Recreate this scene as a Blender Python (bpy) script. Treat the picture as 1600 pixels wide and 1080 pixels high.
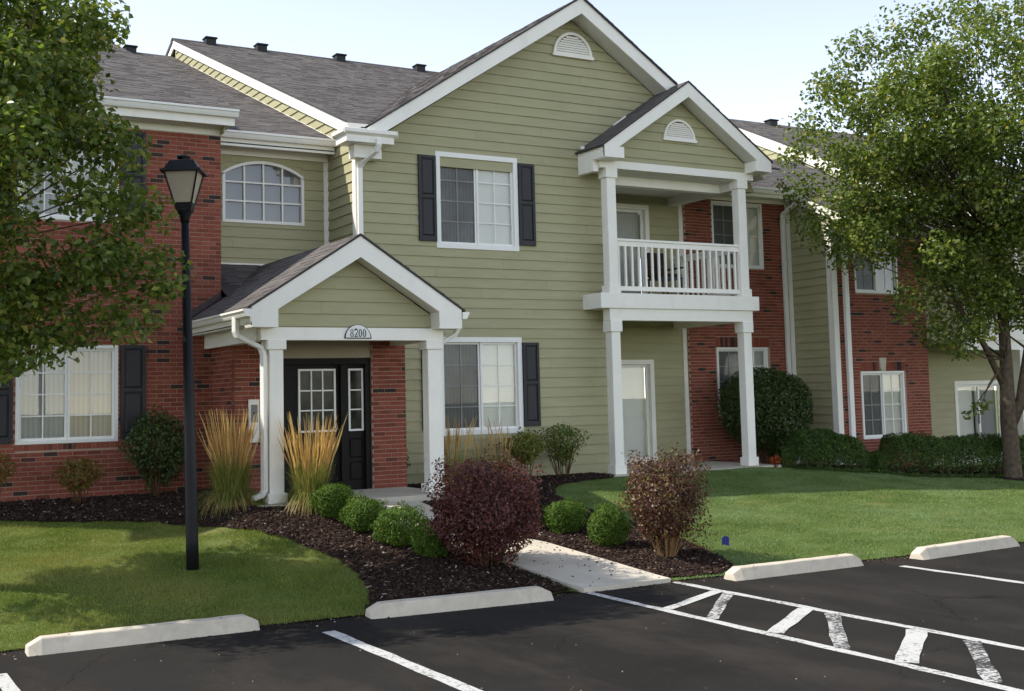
import bpy, math, random
import numpy as np
from mathutils import Vector, Matrix
from mathutils.geometry import delaunay_2d_cdt

random.seed(7); rng = np.random.default_rng(11)
for o in list(bpy.data.objects):
    bpy.data.objects.remove(o)
scene = bpy.context.scene
COL = scene.collection
R = math.radians

# ------------------------------------------------------------------ camera
CAMPOS = Vector((-7.988, -18.664, 1.443))
YAW, PITCH, ROLL = R(30.4889), R(4.8103), R(-1.4203)
fw = Vector((math.sin(YAW)*math.cos(PITCH), math.cos(YAW)*math.cos(PITCH), math.sin(PITCH)))
rt = Vector((math.cos(YAW), -math.sin(YAW), 0)); up = rt.cross(fw)
rt2 = rt*math.cos(ROLL)+up*math.sin(ROLL); up2 = -rt*math.sin(ROLL)+up*math.cos(ROLL)
cd = bpy.data.cameras.new('camera'); cam = bpy.data.objects.new('camera', cd); COL.objects.link(cam)
cam.matrix_world = Matrix(((rt2.x, up2.x, -fw.x, CAMPOS.x), (rt2.y, up2.y, -fw.y, CAMPOS.y), (rt2.z, up2.z, -fw.z, CAMPOS.z), (0, 0, 0, 1)))
cd.sensor_fit = 'HORIZONTAL'; cd.sensor_width = 36; cd.lens = 1882.34/1600*36
cd.shift_y = -(540-461.735)/1600
cd.clip_start = .1; cd.clip_end = 2000
scene.camera = cam
CR = Vector((math.cos(YAW), -math.sin(YAW), 0)); CD = Vector((math.sin(YAW), math.cos(YAW), 0))

# ------------------------------------------------------------------ sky, sun, exposure
SUN = Vector((-.80, .45, 1.0)).normalized()          # towards the sun
world = bpy.data.worlds.new('World'); scene.world = world; world.use_nodes = True
wn = world.node_tree.nodes; wl = world.node_tree.links
sky = wn.new('ShaderNodeTexSky'); sky.sky_type = 'NISHITA'; sky.sun_disc = False
sky.sun_elevation = math.asin(SUN.z); sky.sun_rotation = math.atan2(SUN.x, SUN.y) % (2*math.pi)
sky.air_density = 0.70; sky.dust_density = 0.0; sky.ozone_density = 1.0
bw_ = wn.new('ShaderNodeRGBToBW'); wl.new(sky.outputs[0], bw_.inputs[0])      # hazy, paler sky: part way to its own grey
hs = wn.new('ShaderNodeMix'); hs.data_type = 'RGBA'; hs.inputs[0].default_value = .50
wl.new(sky.outputs[0], hs.inputs[6]); hz = wn.new('ShaderNodeMix'); hz.data_type = 'RGBA'; hz.blend_type = 'MULTIPLY'; hz.inputs[0].default_value = 1; hz.inputs[7].default_value = (1.10, 1.0, .84, 1); wl.new(bw_.outputs[0], hz.inputs[6]); wl.new(hz.outputs[2], hs.inputs[7])
bgn = wn['Background']; wl.new(hs.outputs[2], bgn.inputs[0]); bgn.inputs[1].default_value = .15
sd = bpy.data.lights.new('sun', 'SUN'); sd.energy = 2.0; sd.angle = R(.53); sd.color = (1, .95, .86)
sun = bpy.data.objects.new('sun', sd); COL.objects.link(sun); sun.location = (-30, 10, 40)
sun.rotation_euler = (-SUN).to_track_quat('-Z', 'Y').to_euler()
vs = scene.view_settings; vs.view_transform = 'Standard'; vs.look = 'None'; vs.gamma = 1; vs.use_curve_mapping = False
vs.exposure = 1.60
scene.render.engine = 'CYCLES'
scene.cycles.max_bounces = 8; scene.cycles.transparent_max_bounces = 12

# ------------------------------------------------------------------ materials
def newmat(name):
    m = bpy.data.materials.new(name); m.use_nodes = True
    nt = m.node_tree; nt.nodes.clear()
    out = nt.nodes.new('ShaderNodeOutputMaterial'); p = nt.nodes.new('ShaderNodeBsdfPrincipled')
    nt.links.new(p.outputs[0], out.inputs[0])
    return m, nt, p, out
def N(nt, t, **k):
    n = nt.nodes.new(t)
    for a, v in k.items():
        if a in n.inputs: n.inputs[a].default_value = v
        else: setattr(n, a, v)
    return n
def noise(nt, scale, detail=4, rough=.55, coord='Object', stretch=None):
    tc = nt.nodes.new('ShaderNodeTexCoord'); src = tc.outputs[coord]
    if coord == 'World':
        pass
    if stretch:
        mp = nt.nodes.new('ShaderNodeMapping'); mp.inputs['Scale'].default_value = stretch
        nt.links.new(src, mp.inputs[0]); src = mp.outputs[0]
    n = nt.nodes.new('ShaderNodeTexNoise'); n.inputs['Scale'].default_value = scale
    n.inputs['Detail'].default_value = detail; n.inputs['Roughness'].default_value = rough
    nt.links.new(src, n.inputs['Vector']); return n
def ramp(nt, src, stops, interp='LINEAR'):
    r = nt.nodes.new('ShaderNodeValToRGB'); r.color_ramp.interpolation = interp
    e = r.color_ramp.elements
    e[0].position = stops[0][0]; e[0].color = (*stops[0][1], 1)
    e[1].position = stops[-1][0]; e[1].color = (*stops[-1][1], 1)
    for p, c in stops[1:-1]:
        x = e.new(p); x.color = (*c, 1)
    nt.links.new(src, r.inputs[0]); return r
def mixc(nt, fac, a, b, mode='MIX'):
    m = nt.nodes.new('ShaderNodeMix'); m.data_type = 'RGBA'; m.blend_type = mode
    for sock, v in ((m.inputs[0], fac), (m.inputs[6], a), (m.inputs[7], b)):
        if isinstance(v, (int, float)): sock.default_value = v
        elif isinstance(v, tuple): sock.default_value = (*v, 1)
        else: nt.links.new(v, sock)
    return m.outputs[2]
def bump(nt, p, h, strength=.3, dist=.01):
    b = nt.nodes.new('ShaderNodeBump'); b.inputs['Strength'].default_value = strength; b.inputs['Distance'].default_value = dist
    nt.links.new(h, b.inputs['Height']); nt.links.new(b.outputs[0], p.inputs['Normal'])
def rnd(nt):
    """random number per loose piece and per object"""
    g = nt.nodes.new('ShaderNodeNewGeometry'); oi = nt.nodes.new('ShaderNodeObjectInfo')
    a = N(nt, 'ShaderNodeMath', operation='ADD'); nt.links.new(g.outputs['Random Per Island'], a.inputs[0]); nt.links.new(oi.outputs['Random'], a.inputs[1])
    f = N(nt, 'ShaderNodeMath', operation='FRACT'); nt.links.new(a.outputs[0], f.inputs[0]); return f.outputs[0]

def m_plain(name, col, rough=.5, var=.08, scale=6, spec=.5, metal=0, dirt=None, bmp=0):
    m, nt, p, o = newmat(name)
    n = noise(nt, scale, 5)
    lo = tuple(c*(1-var) for c in col); hi = tuple(min(1, c*(1+var)) for c in col)
    r = ramp(nt, n.outputs[0], [(.3, lo), (.7, hi)]); c = r.outputs[0]
    if dirt:
        d = noise(nt, dirt[1], 6, .65, stretch=(1, 1, .35)); dr = ramp(nt, d.outputs[0], [(dirt[2], (0, 0, 0)), (dirt[2]+.25, (1, 1, 1))])
        mm = N(nt, 'ShaderNodeMath', operation='MULTIPLY'); nt.links.new(dr.outputs[0], mm.inputs[0]); mm.inputs[1].default_value = dirt[3]
        c = mixc(nt, mm.outputs[0], c, dirt[0])
    nt.links.new(c, p.inputs['Base Color']); p.inputs['Roughness'].default_value = rough
    p.inputs['Specular IOR Level'].default_value = spec; p.inputs['Metallic'].default_value = metal
    if bmp: bump(nt, p, noise(nt, 60, 4).outputs[0], bmp, .004)
    return m
def m_brick(name='red brick'):
    m, nt, p, o = newmat(name); r = rnd(nt)
    base = ramp(nt, r, [(0, (.045, .034, .031)), (.05, (.062, .042, .036)), (.065, (.19, .058, .038)), (.3, (.29, .079, .050)), (.6, (.335, .098, .062)), (.85, (.265, .071, .047)), (1, (.37, .125, .078))], 'LINEAR')
    n = noise(nt, 40, 5); c = mixc(nt, .35, base.outputs[0], ramp(nt, n.outputs[0], [(.3, (.3, .3, .3)), (.75, (1.0, .9, .85))]).outputs[0], 'MULTIPLY')
    n2 = noise(nt, .7, 3); c = mixc(nt, .3, c, ramp(nt, n2.outputs[0], [(.35, (.7, .68, .68)), (.65, (1, 1, 1))]).outputs[0], 'MULTIPLY')
    nt.links.new(c, p.inputs['Base Color']); p.inputs['Roughness'].default_value = .85; p.inputs['Specular IOR Level'].default_value = .25
    bump(nt, p, n.outputs[0], .5, .004); return m
def m_siding(name, col):
    m, nt, p, o = newmat(name); r = rnd(nt)
    n = noise(nt, 3, 5, .6, stretch=(.6, .6, 4)); g = noise(nt, 9, 6, .7, stretch=(.7, .7, 14))
    lo = tuple(c*.93 for c in col); hi = tuple(c*1.06 for c in col)
    c = ramp(nt, n.outputs[0], [(.3, lo), (.7, hi)]).outputs[0]
    c = mixc(nt, .5, c, ramp(nt, r, [(0, (.93, .93, .93)), (1, (1, 1, 1))]).outputs[0], 'MULTIPLY')
    d = noise(nt, .9, 5, .6); c = mixc(nt, .25, c, ramp(nt, d.outputs[0], [(.4, (.82, .8, .74)), (.62, (1, 1, 1))]).outputs[0], 'MULTIPLY')
    nt.links.new(c, p.inputs['Base Color']); p.inputs['Roughness'].default_value = .62; p.inputs['Specular IOR Level'].default_value = .3
    bump(nt, p, g.outputs[0], .35, .004); return m
def m_shingle(name):
    m, nt, p, o = newmat(name); r = rnd(nt)
    base = ramp(nt, r, [(0, (.108, .099, .096)), (.3, (.138, .127, .122)), (.55, (.124, .115, .112)), (.8, (.162, .147, .139)), (1, (.132, .122, .119))])
    n = noise(nt, 120, 3, .7); c = mixc(nt, .6, base.outputs[0], ramp(nt, n.outputs[0], [(.3, (.55, .55, .55)), (.7, (1.25, 1.2, 1.15))]).outputs[0], 'MULTIPLY')
    n2 = noise(nt, .8, 4); c = mixc(nt, .4, c, ramp(nt, n2.outputs[0], [(.35, (.8, .8, .8)), (.65, (1.1, 1.08, 1.05))]).outputs[0], 'MULTIPLY')
    nt.links.new(c, p.inputs['Base Color']); p.inputs['Roughness'].default_value = .95; p.inputs['Specular IOR Level'].default_value = .1
    bump(nt, p, n.outputs[0], .6, .004); return m
def m_leaf(name, stops, trans=.35, rough=.5, spec=.3, patch=None):
    m, nt, p, o = newmat(name); r = rnd(nt)
    c = ramp(nt, r, stops).outputs[0]
    n = noise(nt, 1.1, 3); c = mixc(nt, .5, c, ramp(nt, n.outputs[0], [(.35, (.75, .78, .7)), (.65, (1.15, 1.1, 1.0))]).outputs[0], 'MULTIPLY')
    if patch:
        pn = noise(nt, .55, 6, .65); pr_ = ramp(nt, pn.outputs[0], [(.46, (0, 0, 0)), (.66, (.75, .75, .75))]); c = mixc(nt, pr_.outputs[0], c, patch)
    nt.links.new(c, p.inputs['Base Color']); p.inputs['Roughness'].default_value = rough; p.inputs['Specular IOR Level'].default_value = spec
    t = nt.nodes.new('ShaderNodeBsdfTranslucent'); tcol = mixc(nt, 1.0, c, (1.15, 1.2, .6), 'MULTIPLY'); nt.links.new(tcol, t.inputs[0])
    mx = nt.nodes.new('ShaderNodeMixShader'); mx.inputs[0].default_value = trans
    nt.links.new(p.outputs[0], mx.inputs[1]); nt.links.new(t.outputs[0], mx.inputs[2]); nt.links.new(mx.outputs[0], o.inputs[0]); return m
def m_glass(name, base=.04, tint=(1, 1, 1)):
    m, nt, p, o = newmat(name); nt.nodes.remove(p)
    tr = N(nt, 'ShaderNodeBsdfTransparent'); tr.inputs[0].default_value = (*tint, 1)
    gl = N(nt, 'ShaderNodeBsdfGlossy'); gl.inputs['Roughness'].default_value = .01
    n = noise(nt, .9, 2); b = N(nt, 'ShaderNodeBump'); b.inputs['Strength'].default_value = .012; b.inputs['Distance'].default_value = .05
    nt.links.new(n.outputs[0], b.inputs['Height']); nt.links.new(b.outputs[0], gl.inputs['Normal'])
    fr = N(nt, 'ShaderNodeFresnel'); fr.inputs[0].default_value = 1.6
    a = N(nt, 'ShaderNodeMath', operation='MULTIPLY_ADD'); nt.links.new(fr.outputs[0], a.inputs[0]); a.inputs[1].default_value = .8; a.inputs[2].default_value = base
    mx = N(nt, 'ShaderNodeMixShader'); nt.links.new(a.outputs[0], mx.inputs[0]); nt.links.new(tr.outputs[0], mx.inputs[1]); nt.links.new(gl.outputs[0], mx.inputs[2])
    nt.links.new(mx.outputs[0], o.inputs[0]); return m
def m_screen(name):
    m, nt, p, o = newmat(name); p.inputs['Base Color'].default_value = (.03, .03, .032, 1); p.inputs['Roughness'].default_value = .7
    tr = N(nt, 'ShaderNodeBsdfTransparent'); mx = N(nt, 'ShaderNodeMixShader'); mx.inputs[0].default_value = .5
    n = noise(nt, 2, 3); rr = ramp(nt, n.outputs[0], [(.3, (.42, .42, .42)), (.7, (.55, .55, .55))]); nt.links.new(rr.outputs[0], mx.inputs[0])
    nt.links.new(tr.outputs[0], mx.inputs[1]); nt.links.new(p.outputs[0], mx.inputs[2]); nt.links.new(mx.outputs[0], o.inputs[0]); return m
def m_blind(name, col, slats=True, vertical=False):
    m, nt, p, o = newmat(name)
    tc = N(nt, 'ShaderNodeTexCoord'); w = N(nt, 'ShaderNodeTexWave'); w.bands_direction = 'X' if vertical else 'Z'
    w.inputs['Scale'].default_value = 4.5 if vertical else 9; w.inputs['Distortion'].default_value = 1.2 if vertical else .05; w.inputs['Detail'].default_value = 2
    nt.links.new(tc.outputs['Object'], w.inputs[0])
    r = ramp(nt, w.outputs['Fac'], [(.15, tuple(c*(.84 if vertical else .93) for c in col)), (.6, col)])
    n = noise(nt, 1.3, 3); c = mixc(nt, .4, r.outputs[0], ramp(nt, n.outputs[0], [(.35, (.8, .8, .8)), (.65, (1, 1, 1))]).outputs[0], 'MULTIPLY')
    nt.links.new(c, p.inputs['Base Color']); p.inputs['Roughness'].default_value = .8; return m
def m_asphalt(name):
    m, nt, p, o = newmat(name)
    n1 = noise(nt, .45, 5, .6); n2 = noise(nt, 140, 3, .7); n3 = noise(nt, .9, 6, .7, stretch=(1, .35, 1))
    c = ramp(nt, n1.outputs[0], [(.3, (.0155, .0143, .0128)), (.7, (.027, .0248, .0222))]).outputs[0]
    c = mixc(nt, .8, c, ramp(nt, n2.outputs[0], [(.3, (.45, .45, .45)), (.72, (1.6, 1.55, 1.5))]).outputs[0], 'MULTIPLY')
    dr = ramp(nt, n3.outputs[0], [(.50, (0, 0, 0)), (.78, (.45, .45, .45))]); c = mixc(nt, dr.outputs[0], c, (.075, .063, .052))
    v = N(nt, 'ShaderNodeTexVoronoi'); v.inputs['Scale'].default_value = 9; tc = N(nt, 'ShaderNodeTexCoord'); nt.links.new(tc.outputs['Object'], v.inputs['Vector'])
    sp = ramp(nt, v.outputs['Distance'], [(.035, (1, 1, 1)), (.06, (0, 0, 0))]); spn = noise(nt, 7, 2); spr = ramp(nt, spn.outputs[0], [(.56, (0, 0, 0)), (.6, (1, 1, 1))])
    f = N(nt, 'ShaderNodeMath', operation='MULTIPLY'); nt.links.new(sp.outputs[0], f.inputs[0]); nt.links.new(spr.outputs[0], f.inputs[1])
    c = mixc(nt, f.outputs[0], c, (.12, .11, .095))
    vc = N(nt, 'ShaderNodeTexVoronoi'); vc.feature = 'DISTANCE_TO_EDGE'; vc.inputs['Scale'].default_value = .33; wn2 = noise(nt, 2.5, 4, .6); vm = N(nt, 'ShaderNodeVectorMath', operation='MULTIPLY_ADD'); vm.inputs[1].default_value = (.35, .35, .35)
    nt.links.new(wn2.outputs['Color'], vm.inputs[0]); nt.links.new(tc.outputs['Object'], vm.inputs[2]); nt.links.new(vm.outputs[0], vc.inputs['Vector'])
    ck = ramp(nt, vc.outputs['Distance'], [(.0015, (.8, .8, .8)), (.004, (0, 0, 0))]); cm = ramp(nt, noise(nt, .4, 2).outputs[0], [(.5, (0, 0, 0)), (.6, (1, 1, 1))]); cf = N(nt, 'ShaderNodeMath', operation='MULTIPLY'); nt.links.new(ck.outputs[0], cf.inputs[0]); nt.links.new(cm.outputs[0], cf.inputs[1])
    c = mixc(nt, cf.outputs[0], c, (.004, .004, .004))
    st = ramp(nt, noise(nt, 1.7, 3).outputs[0], [(.66, (0, 0, 0)), (.72, (.6, .6, .6))]); c = mixc(nt, st.outputs[0], c, (.008, .0075, .007))
    nt.links.new(c, p.inputs['Base Color']); p.inputs['Roughness'].default_value = .9; p.inputs['Specular IOR Level'].default_value = .08
    bump(nt, p, n2.outputs[0], .7, .006); return m
def m_paint(name, lo, hi):
    m, nt, p, o = newmat(name)
    n = noise(nt, 26, 6, .75); n2 = noise(nt, 2.2, 3)
    a = N(nt, 'ShaderNodeMath', operation='MULTIPLY_ADD'); nt.links.new(n2.outputs[0], a.inputs[0]); a.inputs[1].default_value = .35; nt.links.new(n.outputs[0], a.inputs[2])
    r = ramp(nt, a.outputs[0], [(lo, (.03, .028, .026)), (hi, (.50, .49, .46))])
    nt.links.new(r.outputs[0], p.inputs['Base Color']); p.inputs['Roughness'].default_value = .7; return m
def m_grass(name, stops):
    return m_leaf(name, stops, .3, .55, .2)
def m_ground(name, a, b, c2, s=1.2):
    m, nt, p, o = newmat(name); n = noise(nt, s, 5, .6); n2 = noise(nt, 22, 5, .7)
    c = ramp(nt, n.outputs[0], [(.3, a), (.55, b), (.75, c2)]).outputs[0]
    c = mixc(nt, .7, c, ramp(nt, n2.outputs[0], [(.3, (.6, .6, .6)), (.7, (1.3, 1.3, 1.3))]).outputs[0], 'MULTIPLY')
    nt.links.new(c, p.inputs['Base Color']); p.inputs['Roughness'].default_value = .95; p.inputs['Specular IOR Level'].default_value = .1
    bump(nt, p, n2.outputs[0], .8, .02); return m

M = {}
M['brick'] = m_brick(); M['mortar'] = m_plain('mortar', (.43, .30, .225), .95, .12, 30, .1, bmp=.4)
M['siding'] = m_siding('olive lap siding', (.405, .380, .222))
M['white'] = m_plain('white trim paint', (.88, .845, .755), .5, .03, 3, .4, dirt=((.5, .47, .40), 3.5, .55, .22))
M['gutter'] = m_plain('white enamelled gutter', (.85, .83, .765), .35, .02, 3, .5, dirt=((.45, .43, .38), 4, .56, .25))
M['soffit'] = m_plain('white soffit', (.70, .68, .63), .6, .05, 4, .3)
M['shingle'] = m_shingle('weathered grey brown shingle'); M['felt'] = m_plain('dark roof felt', (.07, .062, .06), .95, .1, 8, .1)
M['ventblack'] = m_plain('black roof vent plastic', (.02, .02, .021), .6, .1, 9, .3)
M['shutter'] = m_plain('charcoal shutter paint', (.022, .021, .023), .5, .1, 8, .35)
M['vinyl'] = m_plain('white vinyl frame', (.84, .825, .77), .4, .02, 5, .45)
M['glass'] = m_glass('window glass', .02); M['darkglass'] = m_glass('dark window glass', .05, (.82, .83, .82))
M['screen'] = m_screen('insect screen')
M['blind'] = m_blind('white window blind', (.84, .84, .75)); M['curtain'] = m_blind('cream curtain', (.72, .65, .50), vertical=True)
M['sheer'] = m_blind('pale sheer curtain', (.54, .54, .49), vertical=True); M['shade'] = m_plain('pale grey window shade', (.34, .335, .32), .8, .03, .8)
M['room'] = m_plain('dark room', (.05, .048, .045), .9)
M['doorblack'] = m_plain('black door paint', (.012, .010, .009), .5, .15, 5, .15)
M['tan'] = m_plain('shaded white panel', (.36, .30, .215), .6, .05, 3)  # white panel over the door; its porch shade is put into this tan
M['concrete'] = m_plain('pale concrete', (.56, .50, .40), .85, .12, 2.2, .25, dirt=((.26, .215, .155), 1.6, .55, .5), bmp=.4)
M['stop'] = m_plain('weathered concrete stop', (.56, .49, .385), .9, .12, 5, .2, dirt=((.22, .17, .12), 5, .54, .6), bmp=.6)
M['asphalt'] = m_asphalt('fresh black asphalt')
M['paint'] = m_paint('white line paint', .52, .64); M['oldpaint'] = m_paint('worn line paint', .66, .76)
M['black'] = m_plain('black lamp enamel', (.010, .010, .011), .45, .15, 7, .22)
M['lampglass'] = m_plain('frosted lamp glass', (.42, .35, .26), .35, .06, 6, .5)
M['bulb'] = m_plain('lamp reflector', (.75, .68, .55), .3, .02, 5)
M['flash'] = m_plain('brown metal flashing', (.045, .022, .022), .45, .15, 6, .5)
M['bark'] = m_plain('grey brown bark', (.105, .08, .055), .95, .35, 14, .1, bmp=1.0)
M['twig'] = m_plain('shrub twig', (.10, .055, .03), .9, .3, 10, .1); M['palestem'] = m_plain('tan stem', (.22, .13, .06), .9, .2, 10, .1)
M['ink'] = m_plain('black lettering', (.01, .01, .01), .5); M['plaque'] = m_plain('white plaque', (.78, .78, .75), .4, .02)
M['blueflag'] = m_plain('blue marker flag', (.012, .022, .22), .6, .1, 20)
M['steel'] = m_plain('grey pipe', (.18, .18, .17), .5, .1, 10, .5)
M['redfabric'] = m_plain('dark maroon cushion', (.035, .010, .010), .85, .1, 12); M['darkmetal'] = m_plain('dark patio metal', (.02, .02, .02), .45)
G_A = [(0, (.035, .062, .012)), (.35, (.055, .088, .018)), (.7, (.085, .115, .026)), (1, (.13, .14, .045))]
M['pear'] = m_leaf('pear leaf', [(0, (0.067, 0.104, 0.020)), (.35, (0.116, 0.169, 0.034)), (.7, (0.179, 0.233, 0.050)), (.93, (0.267, 0.302, 0.069)), (1, (0.393, 0.327, 0.077))], .48, .38, .4)
M['boxleaf'] = m_leaf('boxwood leaf', [(0, (0.039, 0.082, 0.013)), (.5, (0.086, 0.156, 0.021)), (1, (0.159, 0.238, 0.039))], .3, .6, .18)
M['barberry'] = m_leaf('purple barberry leaf', [(0, (0.044, 0.014, 0.016)), (.4, (0.092, 0.026, 0.025)), (.75, (0.150, 0.043, 0.037)), (.94, (0.209, 0.069, 0.047)), (1, (0.255, 0.107, 0.039))], .25, .42, .4)
M['barberry2'] = m_leaf('russet barberry leaf', [(0, (0.053, 0.018, 0.016)), (.4, (0.105, 0.040, 0.029)), (.7, (0.152, 0.068, 0.040)), (.9, (0.181, 0.105, 0.034)), (1, (0.162, 0.161, 0.034))], .25, .42, .4)
M['darkleaf'] = m_leaf('dark shrub leaf', [(0, (0.028, 0.052, 0.014)), (.6, (0.055, 0.095, 0.022)), (1, (0.095, 0.138, 0.034))], .25, .4, .4)
M['hedge'] = m_leaf('yew needle', [(0, (0.028, 0.059, 0.013)), (.5, (0.052, 0.100, 0.017)), (.85, (0.086, 0.147, 0.024)), (1, (0.172, 0.216, 0.034))], .25, .5, .3)
M['nandina'] = m_leaf('orange green leaf', [(0, (0.078, 0.098, 0.016)), (.4, (0.143, 0.137, 0.023)), (.7, (0.221, 0.130, 0.026)), (1, (0.260, 0.091, 0.023))], .3)
M['lime'] = m_leaf('lime green leaf', [(0, (0.108, 0.135, 0.024)), (.5, (0.189, 0.216, 0.041)), (.85, (0.284, 0.284, 0.068)), (1, (0.297, 0.162, 0.068))], .35)
M['lime2'] = m_leaf('fresh green leaf', [(0, (0.068, 0.108, 0.022)), (.5, (0.121, 0.176, 0.034)), (.85, (0.176, 0.216, 0.041)), (1, (0.270, 0.176, 0.054))], .35)
M['reed'] = m_leaf('reed blade', [(0, (0.115, 0.149, 0.029)), (.5, (0.218, 0.247, 0.057)), (.85, (0.345, 0.333, 0.103)), (1, (0.483, 0.380, 0.161))], .35)
M['plume'] = m_leaf('tan plume', [(0, (.50, .29, .11)), (.5, (.66, .42, .17)), (1, (.76, .56, .28))], .35)
M['straw'] = m_leaf('dry straw', [(0, (.32, .18, .07)), (.6, (.46, .28, .12)), (1, (.55, .38, .18))], .2)
M['orange'] = m_leaf('orange red leaf', [(0, (.30, .05, .015)), (.6, (.45, .10, .02)), (1, (.35, .14, .03))], .3)
M['lawnL'] = m_leaf('lawn blade', [(0, (0.102, 0.164, 0.026)), (.4, (0.146, 0.208, 0.036)), (.8, (0.209, 0.255, 0.056)), (.95, (0.326, 0.325, 0.106)), (1, (0.434, 0.393, 0.163))], .3, .55, .15, (0.300, 0.289, 0.089))
M['lawnR'] = m_leaf('cool lawn blade', [(0, (0.099, 0.177, 0.054)), (.4, (0.140, 0.229, 0.068)), (.8, (0.199, 0.271, 0.089)), (.94, (0.303, 0.330, 0.133)), (1, (0.446, 0.422, 0.213))], .3, .55, .15, (0.254, 0.340, 0.164))
M['soil'] = m_ground('lawn soil', (0.083, 0.120, 0.027), (0.120, 0.150, 0.042), (0.225, 0.195, 0.075), .8)
M['mulch'] = m_ground('mulch bed', (.022, .013, .010), (.040, .022, .016), (.065, .036, .025), 3)
mm, nt, p, o = newmat('wood chip'); r_ = rnd(nt)
cc = ramp(nt, r_, [(0, (.012, .009, .008)), (.35, (.028, .018, .014)), (.7, (.052, .032, .024)), (.94, (.09, .056, .040)), (.98, (.20, .15, .11)), (1, (.42, .36, .30))])
nt.links.new(cc.outputs[0], p.inputs['Base Color']); p.inputs['Roughness'].default_value = .95; p.inputs['Specular IOR Level'].default_value = .1
M['chip'] = mm

# ------------------------------------------------------------------ mesh helpers
def link(o, parent):
    COL.objects.link(o)
    if parent is not None: o.parent = parent
    return o
def np_mesh(name, V, F, mat, smooth=False):
    V = np.asarray(V, dtype=np.float32); F = np.asarray(F, dtype=np.int32); k = F.shape[1]; n = len(F)
    me = bpy.data.meshes.new(name)
    me.vertices.add(len(V)); me.vertices.foreach_set('co', V.ravel())
    me.loops.add(n*k); me.loops.foreach_set('vertex_index', F.ravel())
    me.polygons.add(n); me.polygons.foreach_set('loop_start', np.arange(0, n*k, k, dtype=np.int32)); me.polygons.foreach_set('loop_total', np.full(n, k, dtype=np.int32))
    if smooth: me.polygons.foreach_set('use_smooth', np.ones(n, dtype=bool))
    me.update(calc_edges=True); me.materials.append(mat)
    return me
class MB:
    def __init__(s): s.v = []; s.f = []
    def add(s, v, f):
        n = len(s.v); s.v += [tuple(a) for a in v]; s.f += [tuple(i+n for i in q) for q in f]; return s
    def box(s, x0, x1, y0, y1, z0, z1):
        return s.hexa([(x0, y0, z0), (x1, y0, z0), (x1, y1, z0), (x0, y1, z0), (x0, y0, z1), (x1, y0, z1), (x1, y1, z1), (x0, y1, z1)])
    def hexa(s, v): return s.add(v, [(0, 3, 2, 1), (4, 5, 6, 7), (0, 1, 5, 4), (1, 2, 6, 5), (2, 3, 7, 6), (3, 0, 4, 7)])
    def prism(s, poly, ext):
        """poly: list of 3d points (planar), ext: extrusion vector"""
        n = len(poly); e = Vector(ext); a = [Vector(q) for q in poly]; b = [q+e for q in a]
        f = [tuple(range(n)), tuple(range(2*n-1, n-1, -1))]
        for i in range(n):
            j = (i+1) % n; f.append((i, i+n, j+n, j))
        return s.add(a+b, f)
    def tube(s, pts, rad, seg=8, cap=True):
        pts = [Vector(q) for q in pts]; rad = rad if isinstance(rad, (list, tuple)) else [rad]*len(pts)
        rings = []; prev = None
        for i, q in enumerate(pts):
            d = (pts[min(i+1, len(pts)-1)]-pts[max(i-1, 0)]).normalized()
            ref = Vector((0, 0, 1)) if abs(d.z) < .9 else Vector((1, 0, 0))
            if prev is None: a = d.cross(ref).normalized()
            else: a = (prev-d*prev.dot(d)).normalized()
            prev = a; b = d.cross(a)
            rings.append([q+(a*math.cos(t)+b*math.sin(t))*rad[i] for t in [2*math.pi*k/seg for k in range(seg)]])
        n = len(s.v); s.v += [tuple(q) for r_ in rings for q in r_]
        for i in range(len(rings)-1):
            for k in range(seg):
                s.f.append((n+i*seg+k, n+i*seg+(k+1) % seg, n+(i+1)*seg+(k+1) % seg, n+(i+1)*seg+k))
        if cap:
            s.f.append(tuple(n+k for k in range(seg))[::-1]); s.f.append(tuple(n+(len(rings)-1)*seg+k for k in range(seg)))
        return s
    def rtube(s, pts, w, d, wdir):
        """rectangular pipe along a path; wdir: width direction"""
        pts = [Vector(q) for q in pts]; W = Vector(wdir).normalized(); rings = []
        for i, q in enumerate(pts):
            t = (pts[min(i+1, len(pts)-1)]-pts[max(i-1, 0)]).normalized(); D = t.cross(W).normalized()
            rings.append([q+W*w/2+D*d/2, q-W*w/2+D*d/2, q-W*w/2-D*d/2, q+W*w/2-D*d/2])
        n = len(s.v); s.v += [tuple(q) for r_ in rings for q in r_]
        for i in range(len(rings)-1):
            for k in range(4): s.f.append((n+i*4+k, n+i*4+(k+1) % 4, n+(i+1)*4+(k+1) % 4, n+(i+1)*4+k))
        s.f.append((n+3, n+2, n+1, n)); m = n+(len(rings)-1)*4; s.f.append((m, m+1, m+2, m+3)); return s
    def build(s, name, mat, parent=None, smooth=False, bevel=0):
        me = bpy.data.meshes.new(name); me.from_pydata(s.v, [], s.f); me.update(); me.materials.append(M[mat] if isinstance(mat, str) else mat)
        if smooth:
            for q in me.polygons: q.use_smooth = True
        o = bpy.data.objects.new(name, me)
        if bevel:
            b = o.modifiers.new('bevel', 'BEVEL'); b.width = bevel; b.segments = 2; b.limit_method = 'ANGLE'
        return link(o, parent)
def tag(o, label=None, cat=None, group=None, kind=None):
    if label: o['label'] = label
    if cat: o['category'] = cat
    if group: o['group'] = group
    if kind: o['kind'] = kind
    return o
def thing(name, label, cat, loc=(0, 0, 0), group=None):
    o = bpy.data.objects.new(name, None); o.empty_display_size = .2; o.location = loc; COL.objects.link(o)
    return tag(o, label, cat, group)
def box(name, mat, parent, *b, bevel=0): return MB().box(*b).build(name, mat, parent, bevel=bevel)
def group_part(name, parent):
    o = bpy.data.objects.new(name, None); o.empty_display_size = .1; return link(o, parent)

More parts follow.
